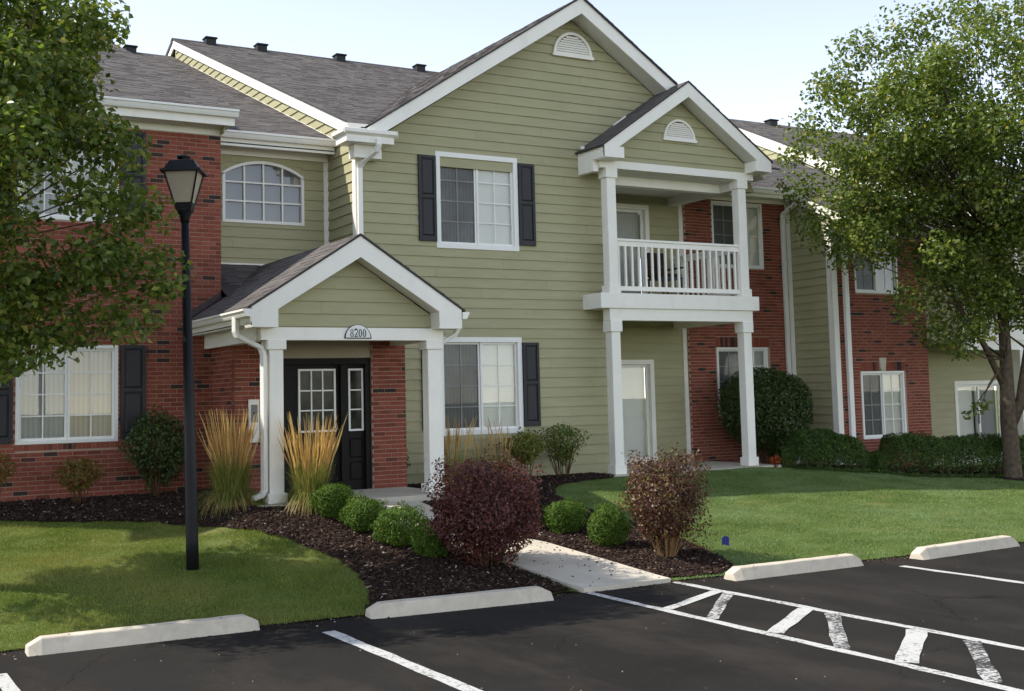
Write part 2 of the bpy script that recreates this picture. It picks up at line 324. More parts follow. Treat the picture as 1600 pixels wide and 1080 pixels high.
# ------------------------------------------------------------------ ground shape
EDGE = [(-60, -5.2), (-6.3, -7.0), (-4.2, -7.25), (-2, -7.45), (.5, -7.55), (2, -7.7), (5, -7.85), (60, -9.2)]
EX = np.array([e[0] for e in EDGE]); EY = np.array([e[1] for e in EDGE])
PARK = -.69
def Zg(X, Y):
    X = np.asarray(X, float); Y = np.asarray(Y, float); e = np.interp(X, EX, EY)
    zw = np.interp(X, [-2.8, -.5, 8, 16], [.10, -.02, -.02, -.50])
    t = np.clip((Y-e)/(-.6-e), 0, 1)
    ty = np.clip((Y+5.2)/2.2, 0, 1); ty = ty*ty*(3-2*ty); tx = np.clip((X+3.9)/1.2, 0, 1)*np.clip(1.0-X, 0, 1); tx = tx*tx*(3-2*tx)
    return -.675+(zw+.675)*t+.22*ty*tx*np.clip((-Y-.2)/2, 0, 1)
def zg(x, y): return float(Zg(x, y))
def inpoly(P, poly):
    x, y = P[:, 0], P[:, 1]; r_ = np.zeros(len(P), bool); n = len(poly)
    for i in range(n):
        x0, y0 = poly[i]; x1, y1 = poly[(i+1) % n]
        if y0 == y1: continue
        c = ((y0 > y) != (y1 > y)) & (x < (x1-x0)*(y-y0)/(y1-y0)+x0); r_ ^= c
    return r_
def smooth_poly(pts, it=2):
    for _ in range(it):
        q = []
        for i in range(len(pts)):
            a = pts[i]; b = pts[(i+1) % len(pts)]
            q += [(.75*a[0]+.25*b[0], .75*a[1]+.25*b[1]), (.25*a[0]+.75*b[0], .25*a[1]+.75*b[1])]
        pts = q
    return pts
def densify(poly, step, jit=0.0):
    out = []
    for i in range(len(poly)):
        a = np.array(poly[i]); b = np.array(poly[(i+1) % len(poly)]); n = max(1, int(np.hypot(*(b-a))/step))
        for k in range(n):
            p = a+(b-a)*k/n
            out.append(tuple(p+(rng.normal(0, jit, 2) if jit else 0)))
    return out
def sheet(name, poly, mat, dz, grid=.3, skirt=0, zf=None, parent=None):
    zf = zf or (lambda x, y: Zg(x, y))
    P = np.array(poly); lo = P.min(0); hi = P.max(0)
    gx, gy = np.meshgrid(np.arange(lo[0]+grid*.5, hi[0], grid), np.arange(lo[1]+grid*.5, hi[1], grid))
    Q = np.c_[gx.ravel(), gy.ravel()]; Q = Q[inpoly(Q, poly)]
    verts = [Vector(p) for p in poly]+[Vector(q) for q in Q]; n = len(poly)
    v, e, f, *_ = delaunay_2d_cdt(verts, [(i, (i+1) % n) for i in range(n)], [], 1, 1e-5)
    A = np.array([(a.x, a.y) for a in v]); z = zf(A[:, 0], A[:, 1])+dz
    V = [(a[0], a[1], b) for a, b in zip(A, z)]; F = [tuple(q) for q in f]
    mb = MB(); mb.v = V; mb.f = F
    if skirt:
        zz = zf(P[:, 0], P[:, 1])+dz
        for i in range(n):
            j = (i+1) % n; k = len(mb.v)
            mb.v += [(*poly[i], zz[i]), (*poly[j], zz[j]), (*poly[j], zz[j]-skirt), (*poly[i], zz[i]-skirt)]; mb.f.append((k, k+1, k+2, k+3))
    return mb.build(name, mat, parent)

# ------------------------------------------------------------------ setting: ground, parking lot, paths
g = MB().add([(-500, -500, -1.1), (500, -500, -1.1), (500, 500, -1.1), (-500, 500, -1.1)], [(0, 1, 2, 3)]).build('ground', 'soil'); tag(g, kind='structure')
edge_line = densify([(-60, -5.2), (-6.3, -7.0), (-4.2, -7.25), (-2, -7.45), (.5, -7.55), (2, -7.7), (5, -7.85), (60, -9.2)], .12)
edge_line = [p for p in edge_line if True][:edge_line.index(min(edge_line, key=lambda p: abs(p[0]-59.9)))+1]
edge_line = [(x, y+(rng.normal(0, .018) if -9 < x < 12 else 0)) for x, y in edge_line]
lot = MB().add([(-90, -90, PARK), (90, -90, PARK), (90, -4.5, PARK), (-90, -4.5, PARK)], [(0, 1, 2, 3)]).build('parking_lot', 'asphalt'); tag(lot, kind='structure')
lawn_poly = edge_line+[(60, 40), (-60, 40)]
lawn = sheet('lawn', lawn_poly, 'soil', 0, grid=.5); tag(lawn, kind='structure')
def zline(x, y): return np.full_like(np.asarray(x, float), PARK)
def strip(name, a, b, w, mat, dz=.004):
    a = np.array(a, float); b = np.array(b, float); d = (b-a)/np.hypot(*(b-a)); nrm = np.array([-d[1], d[0]])*w/2
    L = densify([tuple(a+nrm), tuple(b+nrm), tuple(b-nrm), tuple(a-nrm)], .25, .006)
    o = sheet(name, L, mat, dz, grid=5, zf=zline); return tag(o, kind='structure')
for a, b, w, mt in [((-6.58, -7.95), (-6.58, -13), .12, 'paint'), ((-3.73, -7.92), (-3.735, -13.4), .13, 'paint'), ((-.62, -7.56), (-.64, -15), .105, 'paint'),
                    ((.55, -7.62), (.56, -15), .105, 'paint'), ((3.39, -8.38), (3.37, -13), .11, 'paint')]:
    strip('parking_line', a, b, w, mt)
for a, b, w, mt, dz in [((-.57, -8.95), (.50, -8.43), .13, 'paint', .007), ((-.57, -10.47), (.50, -9.76), .16, 'paint', .007), ((-.58, -11.95), (.50, -11.13), .18, 'paint', .007),
                        ((-.57, -9.62), (.5, -8.60), .12, 'oldpaint', .0055), ((-.57, -11.28), (.5, -10.1), .13, 'oldpaint', .0055), ((-.57, -12.75), (.5, -11.7), .13, 'oldpaint', .0055)]:
    strip('crosswalk_stripe', a, b, w, mt, dz)
walk_poly = [(.50, -7.62), (.42, -6.6), (.30, -5.3), (-.06, -4.35), (-.38, -3.7), (-.42, -2.97), (-2.0, -2.97), (-1.7, -3.5), (-1.2, -4.4), (-.85, -5.3), (-.72, -6.4), (-.66, -7.60)]
walk_d = densify(walk_poly, .25)
walk = sheet('walkway', walk_d, 'concrete', .035, .3, skirt=.12); tag(walk, kind='structure')
patio = MB().box(4.6, 8.6, -.75, 1.72, -.4, -.015).build('patio', 'concrete'); tag(patio, kind='structure')
# mulch beds
bed_left = [(-9, -1.3), (-5.8, -1.55), (-4.87, -1.95), (-3.95, -2.32), (-3.45, -3.2), (-2.82, -4.3), (-2.52, -5.05), (-2.55, -5.85), (-2.73, -6.6), (-3.0, -7.2), (-3.1, -7.42), (-2, -7.44), (-.75, -7.5), (-.78, -6.4), (-.95, -5.3), (-1.26, -4.4), (-1.76, -3.5), (-2.06, -3.02), (-2.75, -3.02), (-2.75, -1.3), (-2.45, -.06), (-9, -.04)]
bed_right = [(.56, -7.5), (1.25, -7.58), (1.68, -7.35), (1.85, -6.85), (2.0, -6.2), (2.15, -5.3), (2.2, -4.5), (2.2, -3.6), (2.45, -2.2), (2.8, -1.55), (3.3, -1.15), (4.3, -.9), (4.62, -.75), (4.6, .05), (.35, .05), (.3, -1.2), (.3, -2.98), (-.36, -3.0), (-.32, -3.75), (.0, -4.4), (.36, -5.3), (.47, -6.6)]
bed_hedge = [(8.65, .2), (8.65, -1.05), (9.6, -1.35), (11, -2.0), (12.2, -2.75), (12.3, -3.35), (12.9, -3.75), (13.8, -3.6), (15, -3.4), (18, -3), (18, .2)]
BEDS = []
for nm, poly in (('mulch_bed', bed_left), ('mulch_bed', bed_right), ('mulch_bed', bed_hedge)):
    d = densify(poly, .1, .015); BEDS.append(d)
    tag(sheet(nm, d, 'mulch', .02, .3), kind='structure')
def chips(poly, dens, parent_name='mulch_chips'):
    P = np.array(poly); lo = P.min(0); hi = P.max(0); n = int((hi-lo).prod()*dens)
    Q = rng.uniform(lo, hi, (n, 2)); Q = Q[inpoly(Q, poly)]; Q = Q[(Q[:, 0] > -7) & (Q[:, 0] < 15)]; n = len(Q)
    z = Zg(Q[:, 0], Q[:, 1])+.02+rng.uniform(0, .018, n)
    L = rng.uniform(.012, .042, n)*.75; W = rng.uniform(.004, .010, n); H = rng.uniform(.002, .006, n)
    a = rng.uniform(0, math.pi, n); t = rng.normal(0, .35, n)
    ux = np.c_[np.cos(a)*np.cos(t), np.sin(a)*np.cos(t), np.sin(t)]; uy = np.c_[-np.sin(a), np.cos(a), np.zeros(n)]; uz = np.cross(ux, uy)
    c = np.c_[Q, z]; V = []
    for sx, sy, sz in [(-1, -1, -1), (1, -1, -1), (1, 1, -1), (-1, 1, -1), (-1, -1, 1), (1, -1, 1), (1, 1, 1), (-1, 1, 1)]:
        V.append(c+ux*(L*sx)[:, None]+uy*(W*sy)[:, None]+uz*(H*sz)[:, None])
    V = np.stack(V, 1).reshape(-1, 3); b = (np.arange(n)*8)[:, None, None]
    F = np.array([(4, 5, 6, 7), (0, 1, 5, 4), (1, 2, 6, 5), (2, 3, 7, 6), (3, 0, 4, 7)])[None]+b
    me = np_mesh(parent_name, V, F.reshape(-1, 4), M['chip']); o = bpy.data.objects.new(parent_name, me); COL.objects.link(o)
    return o
tag(chips(BEDS[0], 1100), 'dark brown mulch chips in the bed along the left brick wall and walk', 'mulch', kind='stuff')
tag(chips(BEDS[1], 900), 'dark brown mulch chips in the bed right of the walk', 'mulch', kind='stuff')
tag(chips(BEDS[2], 200), 'dark mulch chips under the hedge and pear tree', 'mulch', kind='stuff')

# grass blades
def blades(name, region, n, mat, h, label, thin=1.0):
    P = np.array(region); lo = P.min(0); hi = P.max(0)
    Q = rng.uniform(lo, hi, (n, 2)); keep = inpoly(Q, region)
    for b in BEDS+[walk_d]: keep &= ~inpoly(Q, b)
    keep &= Q[:, 1] > np.interp(Q[:, 0], EX, EY)-.03
    keep &= ~((Q[:, 0] > 4.6) & (Q[:, 0] < 8.6) & (Q[:, 1] > -.76))
    Q = Q[keep]; n = len(Q); z = Zg(Q[:, 0], Q[:, 1])-.005
    a = rng.uniform(0, 2*math.pi, n); ln = rng.normal(0, .5, n); hh = h*rng.uniform(.5, 1.3, n); w = rng.uniform(.0025, .005, n)*thin
    # clumpy height field
    hh *= .8+.35*np.sin(Q[:, 0]*5.1+np.sin(Q[:, 1]*3.7)*2)*np.sin(Q[:, 1]*6.3+1)
    base = np.c_[Q, z]; s = np.c_[np.cos(a), np.sin(a), np.zeros(n)]*w[:, None]; d = np.c_[-np.sin(a)*ln, np.cos(a)*ln, np.ones(n)]
    tip = base+d*hh[:, None]
    V = np.stack([base-s, base+s, tip], 1).reshape(-1, 3); F = np.arange(n*3).reshape(-1, 3)
    o = bpy.data.objects.new(name, np_mesh(name, V, F, M[mat])); COL.objects.link(o); return tag(o, label, 'grass', kind='stuff')
blades('lawn_grass', [(-7.5, -7.6), (-2, -7.6), (-2, -.8), (-7.5, -.8)], 330000, 'lawnL', .036, 'short lawn grass around the lamp post, shaded by the near tree')
blades('lawn_grass', [(.5, -8.6), (9, -8.6), (9, -.5), (.5, -.5)], 480000, 'lawnR', .030, 'sunlit lawn grass sloping up to the balcony patio', 1.25)
blades('lawn_grass', [(9, -9), (17, -9), (17, -1), (9, -1)], 200000, 'lawnR', .030, 'lawn grass in front of the hedge and pear tree', 1.6)

# ------------------------------------------------------------------ building kit
BRD = .178
def Ff(Y0): return lambda u, n, z: (u, Y0-n, z)
def Fl(X0): return lambda u, n, z: (X0-n, u, z)
def Fr(X0): return lambda u, n, z: (X0+n, u, z)
def Fx(F, mb, u0, u1, n0, n1, z0, z1):
    return mb.hexa([F(u0, n1, z0), F(u1, n1, z0), F(u1, n0, z0), F(u0, n0, z0), F(u0, n1, z1), F(u1, n1, z1), F(u1, n0, z1), F(u0, n0, z1)])
def fbox(name, mat, parent, F, u0, u1, n0, n1, z0, z1, bevel=0):
    mb = MB(); Fx(F, mb, u0, u1, n0, n1, z0, z1); return mb.build(name, mat, parent, bevel=bevel)
def backing(name, mat, parent, F, u0, u1, z0, z1, holes=(), thick=.14, n1=0):
    us = sorted({u0, u1, *[min(max(h[i], u0), u1) for h in holes for i in (0, 1)]}); zs = sorted({z0, z1, *[min(max(h[i], z0), z1) for h in holes for i in (2, 3)]})
    mb = MB()
    for a, b in zip(us, us[1:]):
        for c, d in zip(zs, zs[1:]):
            cu, cz = (a+b)/2, (c+d)/2
            if any(h[0] < cu < h[1] and h[2] < cz < h[3] for h in holes): continue
            Fx(F, mb, a, b, n1-thick, n1, c, d)
    return mb.build(name, mat, parent)
def boards(parent, F, z0, z1, lf, rf, holes=(), zoff=0, step=BRD, mat='siding'):
    k = math.floor((z0-zoff)/step)
    def one(a0, b0, a1, b1, zb, zt, fr0, fr1):
        if b0-a0 < .012 and b1-a1 < .012: return
        nb = .028-.022*fr0; nt = .028-.022*fr1
        v = [F(a0, nb, zb), F(b0, nb, zb), F(b0, -.004, zb), F(a0, -.004, zb), F(a1, nt, zt), F(b1, nt, zt), F(b1, -.004, zt), F(a1, -.004, zt)]
        MB().hexa(v).build('siding_board', mat, parent)
    while zoff+k*step < z1-1e-4:
        zb = max(z0, zoff+k*step); zt = min(z1, zoff+(k+1)*step); k += 1
        if zt-zb < .01: continue
        fr = lambda z: (z-(zoff+(k-1)*step))/step
        cuts = sorted({zb, zt, *[h for q in holes for h in q[2:4] if zb+.008 < h < zt-.008]})
        for c, d in zip(cuts, cuts[1:]):
            segs = [(lf(c), rf(c), lf(d), rf(d))]; cz = (c+d)/2
            for h in holes:
                if not (h[2] < cz < h[3]): continue
                nx = []
                for s in segs:
                    if h[1] <= min(s[0], s[2]) or h[0] >= max(s[1], s[3]): nx.append(s); continue
                    nx.append((s[0], min(s[1], h[0]), s[2], min(s[3], h[0]))); nx.append((max(s[0], h[1]), s[1], max(s[2], h[1]), s[3]))
                segs = nx
            for s in segs:
                if not (s[1] > s[0] or s[3] > s[2]): continue
                js = [j for j in ([-20+3.66*i+((k*1.37) % 3.66) for i in range(16)]) if max(s[0], s[2])+.4 < j < min(s[1], s[3])-.4]
                xs = [None]+js+[None]
                for ja, jb in zip(xs, xs[1:]):
                    one(s[0] if ja is None else ja+.0012, max(s[0], s[1]) if jb is None else jb-.0012, s[2] if ja is None else ja+.0012, max(s[2], s[3]) if jb is None else jb-.0012, c, d, fr(c), fr(d))
const = lambda v: (lambda z: v)
BRICKS = []                                   # (building, wall part, F, side?, ua, ub, za, zb)
CP, CL, CJ = .0677, .203, .0108
def bricks(bld, wall, F, side, u0, u1, z0, z1, holes=(), phase=0):
    k = math.floor(z0/CP)
    while k*CP < z1:
        za = max(z0, k*CP+CJ/2); zb = min(z1, (k+1)*CP-CJ/2)
        if zb-za > .02:
            off = (k % 2)*CL/2+phase; i = math.floor((u0-off)/CL)
            while off+i*CL < u1:
                segs = [(max(u0, off+i*CL+CJ/2), min(u1, off+(i+1)*CL-CJ/2))]
                for h in holes:
                    if h[2]-.004 < (za+zb)/2 < h[3]+.004:
                        nx = []
                        for a, b in segs:
                            if h[1] <= a or h[0] >= b: nx.append((a, b)); continue
                            if h[0]-a > 0: nx.append((a, h[0]))
                            if b-h[1] > 0: nx.append((h[1], b))
                        segs = nx
                for a, b in segs:
                    if b-a > .025: BRICKS.append((bld, wall, F, side, a, b, za, zb))
                i += 1
        k += 1
def soldier(bld, wall, F, u0, u1, z0, z1, w=.0677):
    n = round((u1-u0)/w); w = (u1-u0)/n
    for i in range(n): BRICKS.append((bld, wall, F, 0, u0+i*w+.004, u0+(i+1)*w-.004, z0, z1))
brick_me = MB().box(-.5, .5, -.5, .5, -.5, .5); _bm = bpy.data.meshes.new('brick'); _bm.from_pydata(brick_me.v, [], brick_me.f); _bm.materials.append(M['brick'])
def flush_bricks(bld, limit, ok):
    items = [b for b in BRICKS if b[0] is bld]; cen = []
    for b in items:
        c = Vector(b[2]((b[4]+b[5])/2, 0, (b[6]+b[7])/2)); d = c-CAMPOS; w = d.dot(fw)
        px = 800+1882.34*d.dot(rt2)/w; py = 461.7-1882.34*d.dot(up2)/w
        cen.append((w if ok(px, py, c) and b[5]-b[4] > .08 else 1e9))
    order = sorted(range(len(items)), key=lambda i: cen[i]); pick = set(i for i in order[:limit] if cen[i] < 1e8)
    rest = {}
    for i, b in enumerate(items):
        _, wall, F, side, ua, ub, za, zb = b; n1 = random.uniform(.006, .010); n0 = -.02
        if i in pick:
            o = bpy.data.objects.new('brick', _bm); link(o, wall)
            a = Vector(F(ua, n0, za)); c = Vector(F(ub, n1, zb)); o.location = (a+c)/2; o.scale = [abs(q) for q in (c-a)]
        else: Fx(F, rest.setdefault(wall.name, (wall, MB()))[1], ua, ub, n0, n1, za, zb)
    for wall, mb in rest.values(): tag(mb.build('bricks', 'brick', wall), kind='stuff')

def roof_plane(parent, poly, eu, mat='shingle', thick=.025, expo=.135, single=False, name='roof'):
    P = [Vector(q) for q in poly]; eu = Vector(eu).normalized(); nrm = Vector((0, 0, 0))
    for i in range(1, len(P)-1): nrm += (P[i]-P[0]).cross(P[i+1]-P[0])
    nrm.normalize()
    if nrm.z < 0: nrm = -nrm
    ev = nrm.cross(eu)
    if ev.z < 0: ev = -ev
    base = MB().prism(P, -nrm*thick).build(name, 'felt', parent)
    uv = [((q-P[0]).dot(eu), (q-P[0]).dot(ev)) for q in P]; v0 = min(q[1] for q in uv); v1 = max(q[1] for q in uv)
    mb = MB(); v = v0; row = 0
    while v < v1-.02:
        vm = min(v+expo*.5, v1-.005); xs = []
        for i in range(len(uv)):
            (a, b), (c, d) = uv[i], uv[(i+1) % len(uv)]
            if (b > vm) != (d > vm): xs.append(a+(c-a)*(vm-b)/(d-b))
        if len(xs) >= 2:
            xa, xb = min(xs), max(xs); u = xa-random.uniform(0, .2)
            while u < xb:
                w = random.choice((.10, .16, .22, .30, .33)); a = max(u, xa); b = min(u+w-.004, xb); u += w
                if b-a < .015: continue
                lift = random.choice((.006, .007, .011, .013)); vt = min(v+expo+.01, v1)
                q = lambda uu, vv, h: P[0]+eu*uu+ev*vv+nrm*h
                V = [q(a, v, .001), q(b, v, .001), q(b, vt, .0), q(a, vt, .0), q(a, v, lift), q(b, v, lift), q(b, vt, .005), q(a, vt, .005)]
                Fc = [(4, 5, 6, 7), (0, 1, 5, 4), (1, 2, 6, 5), (3, 0, 4, 7)]
                if single: MB().add(V, Fc).build('shingle', mat, base)
                else: mb.add(V, Fc)
        v += expo; row += 1
    if not single: tag(mb.build('shingles', mat, base), kind='stuff')
    return base
def gutter(parent, F, u0, u1, n0, zt, h=.115, d=.12):
    sec = [(0, -h), (d*.6, -h), (d*.72, -h*.75), (d*.86, -h*.35), (d, -h*.28), (d, 0), (d-.012, .004), (0, .0)]
    a = [F(u0, n0+n, zt+z) for n, z in sec]; b = Vector(F(u1, 0, 0))-Vector(F(u0, 0, 0))
    return MB().prism(a, b).build('gutter', 'gutter', parent)
def downspout(parent, pts, wdir=(1, 0, 0), w=.085, d=.065):
    o = MB().rtube(pts, w, d, wdir).build('downspout', 'gutter', parent, bevel=.008); return o
def column(parent, x0, x1, y0, y1, z0, z1, base=.15, cap=.18, e=.035):
    mb = MB(); mb.box(x0, x1, y0, y1, z0+base-.002, z1-cap+.002)
    o = mb.build('porch_column', 'white', parent, bevel=.01)
    box('column_base', 'white', o, x0-e, x1+e, y0-e, y1+e, z0, z0+base, bevel=.012)
    box('column_cap', 'white', o, x0-e, x1+e, y0-e, y1+e, z1-cap, z1, bevel=.008)
    return o
def gable_trim(parent, xa, za, slope, xl, xr, yf, yw, h=.28, t=.035, ret=None):
    """white rake boards + soffits of a front facing gable; (xa,za) top of the peak on plane yf"""
    for sgn, xe in ((-1, xl), (1, xr)):
        ze = za-slope*abs(xe-xa)
        MB().prism([(xa, yf, za), (xe, yf, ze), (xe, yf, ze-h*.85), (xa, yf, za-h)], (0, t, 0)).build('rake_board', 'white', parent)
        MB().prism([(xa, yf+t+.002, za-h+.012), (xe, yf+t+.002, ze-h+.012+.02), (xe, yf+t+.002, ze-h+.04), (xa, yf+t+.002, za-h+.03)], (0, yw-yf-t-.004, 0)).build('soffit', 'soffit', parent)
        MB().prism([(xa, yf-.018, za+.006), (xe, yf-.018, ze+.006), (xe, yf-.018, ze+.022), (xa, yf-.018, za+.022)], (0, .03, 0)).build('drip_edge', 'felt', parent)
def window(parent, F, u0, u1, z0, z1, trim=.09, rows=4, cols=2, bl='blind', br='blind', screen='L', deep=0, sashes=2, n_out=.03, sill=True, glass='glass'):
    mb = MB(); t = trim
    for a in ((u0, u1, z1-t, z1), (u0, u1, z0, z0+t), (u0, u0+t, z0+t, z1-t), (u1-t, u1, z0+t, z1-t)): Fx(F, mb, a[0], a[1], -.10-deep, n_out-deep, a[2], a[3])
    w = mb.build('window', 'vinyl', parent, bevel=.004)
    a0, a1, c0, c1 = u0+t, u1-t, z0+t, z1-t; sw = (a1-a0)/sashes; s = .035
    for i in range(sashes):
        p0, p1 = a0+i*sw+.001, a0+(i+1)*sw-.001; q = -.03-deep-(.025 if i == 0 else 0)
        mb = MB()
        for b in ((p0, p1, c1-s, c1), (p0, p1, c0, c0+s), (p0, p0+s, c0+s, c1-s), (p1-s, p1, c0+s, c1-s)): Fx(F, mb, b[0], b[1], q-.03, q+.012, b[2], b[3])
        mb.build('sash', 'vinyl', w)
        g0, g1, h0, h1 = p0+s, p1-s, c0+s, c1-s
        MB().add([F(g0, q-.012, h0), F(g1, q-.012, h0), F(g1, q-.012, h1), F(g0, q-.012, h1)], [(0, 1, 2, 3)]).build('pane', glass, w)
        mb = MB()
        for k in range(1, cols):
            x = g0+(g1-g0)*k/cols; Fx(F, mb, x-.010, x+.010, q-.010, q-.001, h0, h1)
        for k in range(1, rows):
            z = h0+(h1-h0)*k/rows; Fx(F, mb, g0, g1, q-.0105, q-.0015, z-.010, z+.010)
        if mb.v: mb.build('muntin_grid', 'vinyl', w)
        m = bl if i == 0 else br
        Fb = MB(); Fx(F, Fb, p0+.002, p1-.002, -.10-deep, -.092-deep, c0-.0, c1-.0); Fb.build('blind' if 'blind' in m else 'curtain', m, w)
        if (screen == 'L' and i == 0) or (screen == 'R' and i == 1):
            MB().add([F(g0-.01, q+.006, h0-.01), F(g1+.01, q+.006, h0-.01), F(g1+.01, q+.006, h1+.01), F(g0-.01, q+.006, h1+.01)], [(0, 1, 2, 3)]).build('insect_screen', 'screen', w)
    return w
def shutter(parent, F, u0, u1, z0, z1, n0=.02):
    o = fbox('shutter', 'shutter', parent, F, u0, u1, n0, n0+.022, z0, z1)
    s = .05; zm = z0+(z1-z0)*.52; mb = MB()
    for b in ((u0, u0+s, z0, z1), (u1-s, u1, z0, z1), (u0+s, u1-s, z1-s, z1), (u0+s, u1-s, z0, z0+s*1.7), (u0+s, u1-s, zm-s*.5, zm+s*.5)): Fx(F, mb, b[0], b[1], n0+.0225, n0+.040, b[2], b[3])
    mb.build('shutter_frame', 'shutter', o, bevel=.004)
    for a, b in ((z0+s*1.7, zm-s*.5), (zm+s*.5, z1-s)):
        mb = MB(); U0, U1 = u0+s+.012, u1-s-.012; A, B = a+.012, b-.012; e = .022
        mb.hexa([F(U0, n0+.0222, A), F(U1, n0+.0222, A), F(U1-e, n0+.037, A+e), F(U0+e, n0+.037, A+e), F(U0, n0+.0222, B), F(U1, n0+.0222, B), F(U1-e, n0+.037, B-e), F(U0+e, n0+.037, B-e)])
        mb.build('shutter_panel', 'shutter', o)
    return o
def half_vent(parent, F, uc, z0, r, n0=.02, slats=8):
    outer = [(uc+r*math.cos(t), z0+r*1.06*math.sin(t)) for t in [math.pi*k/18 for k in range(19)]]
    ri = r*.86; inner = [(uc+ri*math.cos(t), z0+.03+ri*1.02*math.sin(t)) for t in [math.pi*k/18 for k in range(19)]]
    mb = MB()
    for k in range(18):
        mb.hexa([F(outer[k][0], n0+.04, outer[k][1]), F(outer[k+1][0], n0+.04, outer[k+1][1]), F(inner[k+1][0], n0+.04, inner[k+1][1]), F(inner[k][0], n0+.04, inner[k][1]),
                 F(outer[k][0], n0, outer[k][1]), F(outer[k+1][0], n0, outer[k+1][1]), F(inner[k+1][0], n0, inner[k+1][1]), F(inner[k][0], n0, inner[k][1])])
    Fx(F, mb, uc-r-.02, uc+r+.02, n0, n0+.055, z0-.025, z0+.032)
    o = mb.build('gable_vent', 'white', parent)
    pts = [F(a, n0+.003, b) for a, b in inner]; MB().add(pts, [tuple(range(19))]).build('vent_back', 'shutter', o)
    top = z0+.03+ri*1.02
    for k in range(slats):
        za = z0+.035+(top-z0-.06)*k/slats; zb = za+(top-z0-.06)/slats*.95; hw = ri*math.sqrt(max(0, 1-((zb-z0-.03)/(ri*1.02))**2))
        if hw < .03: continue
        MB().hexa([F(uc-hw, n0+.034, za), F(uc+hw, n0+.034, za), F(uc+hw, n0+.028, za), F(uc-hw, n0+.028, za), F(uc-hw, n0+.016, zb), F(uc+hw, n0+.016, zb), F(uc+hw, n0+.01, zb), F(uc-hw, n0+.01, zb)]).build('slat', 'white', o)
    return o
def roof_vent(parent, x, y, z, s=1.0):
    o = MB().box(x-.14*s, x+.14*s, y-.14, y+.14, z-.16, z+.02).build('roof_vent', 'ventblack', parent, bevel=.02)
    MB().box(x-.17*s, x+.17*s, y-.18, y+.16, z+.015, z+.06).build('vent_hood', 'ventblack', o, bevel=.02); return o
def balustrade(parent, F, u0, u1, zt, zb, n=17, wr=.09):
    o = fbox('railing', 'white', parent, F, u0, u1, -wr/2, wr/2, zt-.045, zt, bevel=.006)
    fbox('top_rail', 'white', o, F, u0, u1, -.022, .022, zt-.14, zt-.047)
    fbox('bottom_rail', 'white', o, F, u0, u1, -.025, .025, zb, zb+.085, bevel=.005)
    for i in range(n):
        u = u0+(u1-u0)*(i+.5)/n; fbox('baluster', 'white', o, F, u-.019, u+.019, -.019, .019, zb+.083, zt-.138)
    return o
def sliding_door(parent, F, u0, u1, z0, z1, trim=.1, left='blind', right='sheer', handle=True):
    mb = MB()
    for b in ((u0, u1, z1-trim, z1), (u0, u0+trim, z0, z1-trim), (u1-trim, u1, z0, z1-trim), (u0+trim, u1-trim, z0, z0+.04)): Fx(F, mb, b[0], b[1], -.1, .035, b[2], b[3])
    d = mb.build('sliding_door', 'white', parent, bevel=.004); a0, a1 = u0+trim, u1-trim; m = (a0+a1)/2
    for i, (p0, p1) in enumerate(((a0, m+.03), (m-.03, a1))):
        q = -.02 if i == 0 else -.06; mb = MB(); s = .06
        for b in ((p0, p1, z1-trim-s, z1-trim), (p0, p1, z0+.04, z0+.04+s*1.4), (p0, p0+s, z0+.12, z1-trim-s), (p1-s, p1, z0+.12, z1-trim-s)): Fx(F, mb, b[0], b[1], q-.035, q, b[2], b[3])
        mb.build('door_leaf', 'vinyl', d)
        MB().add([F(p0+s, q-.02, z0+.12), F(p1-s, q-.02, z0+.12), F(p1-s, q-.02, z1-trim-s), F(p0+s, q-.02, z1-trim-s)], [(0, 1, 2, 3)]).build('pane', 'glass', d)
        mm_ = MB(); Fx(F, mm_, p0, p1, -.2, -.19, z0, z1-trim); mm_.build('curtain', left if i == 0 else right, d)
    if handle: fbox('door_handle', 'steel', d, F, m-.075, m-.045, -.018, .02, z0+.95, z0+1.2)
    return d

# ------------------------------------------------------------------ main apartment building
A = thing('apartment_building', 'two-storey apartment building with olive siding, brick wing, white balcony and gabled entry porch numbered 8200', 'building')
# main front wall (Y=0) and its gable
F0 = Ff(0.0)
W_UP = (1.492, 3.164, 4.067, 5.780); W_LO = (1.492, 3.164, .797, 2.507)
XA, ZA, SL = 4.42, 8.85, .655                    # peak of the front gable (top of rake board)
wl_ = lambda z: max(0.0, XA-(ZA-.30-z)/SL); wr_full = lambda z: min(8.84, XA+(ZA-.30-z)/SL)
wall = backing('front_wall', 'siding', A, F0, 0, 5.2, -.3, 5.52, [(h[0]+.05, h[1]-.05, h[2]+.05, h[3]-.05) for h in (W_UP, W_LO)])
MB().prism([(0, 0, 5.521), (8.84, 0, 5.521), (XA, 0, ZA-.31)], (0, .14, 0)).build('gable_wall', 'siding', wall)
hs_ = [(h[0]+.03, h[1]-.03, h[2]+.03, h[3]-.03) for h in (W_UP, W_LO)]
boards(wall, F0, 0, 5.34, const(.1), const(5.2), hs_)
boards(wall, F0, 5.34, 5.52, lambda z: max(.1, wl_(z)), const(5.2), hs_)
boards(wall, F0, 5.52, ZA-.32, lambda z: max(.1, wl_(z)), wr_full, [hs_[0]])
fbox('foundation', 'concrete', A, F0, .05, 5.2, -.1, -.012, -.35, .0)
window(A, F0, *W_UP, bl='sheer', br='blind'); window(A, F0, *W_LO, bl='sheer', br='blind')
for w in (W_UP, W_LO):
    shutter(A, F0, w[0]-.345, w[0]-.004, w[2]+.11, w[3]-.093); shutter(A, F0, w[1]+.004, w[1]+.347, w[2]+.11, w[3]-.093)
half_vent(A, F0, 4.445, 7.83, .44)
gable_trim(A, XA, ZA, SL, .06, 8.80, -.42, -.0, .29)
